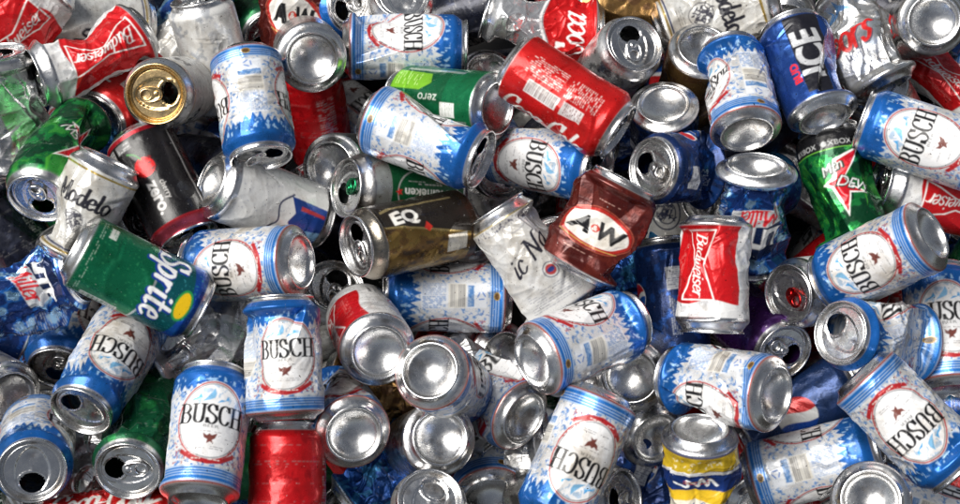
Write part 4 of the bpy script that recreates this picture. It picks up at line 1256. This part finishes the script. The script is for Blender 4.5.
for c in CANS:
    build_can(c, 1.5 if c['z'] <= -50 else .62)

# ---------------------------------------------------------------- the dim cans under them
def fill():
    rnd = random.Random(4)
    placed = [(seg(c), c['rad']) for c in CANS]
    kinds = ['silver', 'busch', 'navy', 'red', 'dark', 'green', 'silver', 'dark', 'navy', 'blue', 'cola', 'bud']  # weighted to dark prints, standing in for deeper shade in the gaps
    n = 0
    for layer, (z0, z1) in enumerate(((-.09, -.21), (-.15, -.33))):
        for gy in range(9):
            for gx in range(13):
                px = -60 + 1080 * (gx + .5 + rnd.uniform(-.35, .35)) / 13; py = -40 + 590 * (gy + .5 + rnd.uniform(-.35, .35)) / 9
                c = dict(anchor='c', px=px, py=py, ang=rnd.uniform(0, 360), tilt=rnd.choice([0, 10, -20, 35, -50, 60, 20, -65]), level=rnd.choice([0, 1, 1, 2]), roll=rnd.uniform(0, 360))
                c['design'] = rnd.choice(kinds); c['i'] = 500 + n; c['m'] = rnd.uniform(0, 360)
                d, f, r, u, X, Y, Z = frame(c); c.update(d=d, f=f, r=r, u=u, X=X, Y=Y, Z=Z)
                c['rad'] = .029
                ok = False
                z = z0
                while z > z1:
                    c['t'] = (z - CAM[2]) / d[2]
                    s_ = seg(c)
                    if all(np.linalg.norm((s_[0] + s_[1] - q[0][0] - q[0][1]) / 2) > .125 or segdist(*s_, *q[0]) > (c['rad'] + q[1]) * .93 for q in placed):
                        ok = True; break
                    z -= .006
                if not ok: continue
                placed.append((seg(c), c['rad']))
                c['z'] = z * 1000; n += 1
                FILL.append(c)
FILL = []
fill()
print('CANS', len(CANS), 'FILL', len(FILL))
KINDW = dict(silver='bare silver', busch='blue-white', navy='navy', red='dull red', dark='black', green='green', blue='blue', cola='bright red', bud='pale red')
NICK = {'pinched red': 'pinched red beer can', 'can with golden lid': 'golden lid', 'crushed green citrus': 'crushed green citrus can', 'black cherry': 'black cherry can',
        'crinkled bare': 'crinkled foil can', 'upright white and blue beer can with nut': 'nutrition panel can', 'round silver can bottom just': 'top silver bottom', 'lying white and blue': 'topmost lying beer can',
        'green can with lime': 'lime green can', 'crushed silver and red': 'silver and red cola', 'red cola can lying': 'diagonal red cola', 'bare silver can with open': 'bare tabbed can',
        'navy can standing': 'navy can bottom', 'pale beer can with': 'pale bottom up beer', 'blue and black beer': 'blue and black can', 'crushed silver can with red': 'red script silver can',
        'bright round can bottom in': 'corner round bottom', 'green citrus soda can with red arrow': 'red arrow citrus can', 'crushed blue light beer can with flat': 'flat topped blue can', 'white beer can lying open': 'open lying beer can',
        'brown root beer': 'brown root beer can', 'crushed white can with black': 'black script can', 'green star': 'green star can', 'gold and black': 'gold and black can', 'dented white': 'dented white can',
        'badly crushed': 'badly crushed blue can', 'green lemon': 'lemon lime can', 'upright beer can with bold': 'bold name can', 'plain red': 'plain red can', 'dark green can with ring': 'ring tab green can',
        'blue topped': 'corner open lid', 'red and white can with bright': 'red bright bottom', 'sideways beer': 'sideways panel can', 'bright round can bottom with': 'central bright bottom',
        'upright red bow': 'upright red can', 'white can with red ring': 'red ring tab', 'purple': 'purple can', 'blue can with bright': 'bright open mouth', 'crushed blue and yellow': 'blue yellow can',
        'beer can standing on its': 'upside down name can', 'dented beer can': 'dented round bottom', 'beer can lying diagonally': 'diagonal name can', 'beer can with barcode': 'lower barcode can', 'dark navy can with white': 'white panel navy can'}
marks = []
USED = set()
for c in CANS:
    for k, v in NICK.items():
        if c['label'].startswith(k): marks.append((centre(c), v))
for c in FILL:
    p = centre(c)
    near = sorted(marks, key=lambda q: np.linalg.norm(q[0][:2] - p[:2]))
    for a, b in ((0, 1), (0, 2), (1, 2), (0, 3), (1, 3), (2, 3), (0, 4), (1, 4)):
        c['label'] = 'shadowed %s can between the %s and the %s' % (KINDW[c['design']], near[a][1], near[b][1])
        if c['label'] not in USED and len(c['label'].split()) <= 16: break
    USED.add(c['label'])
    c['group'] = 'shadowed cans deep in the heap'
    c['res'] = 2.0
    build_can(c)
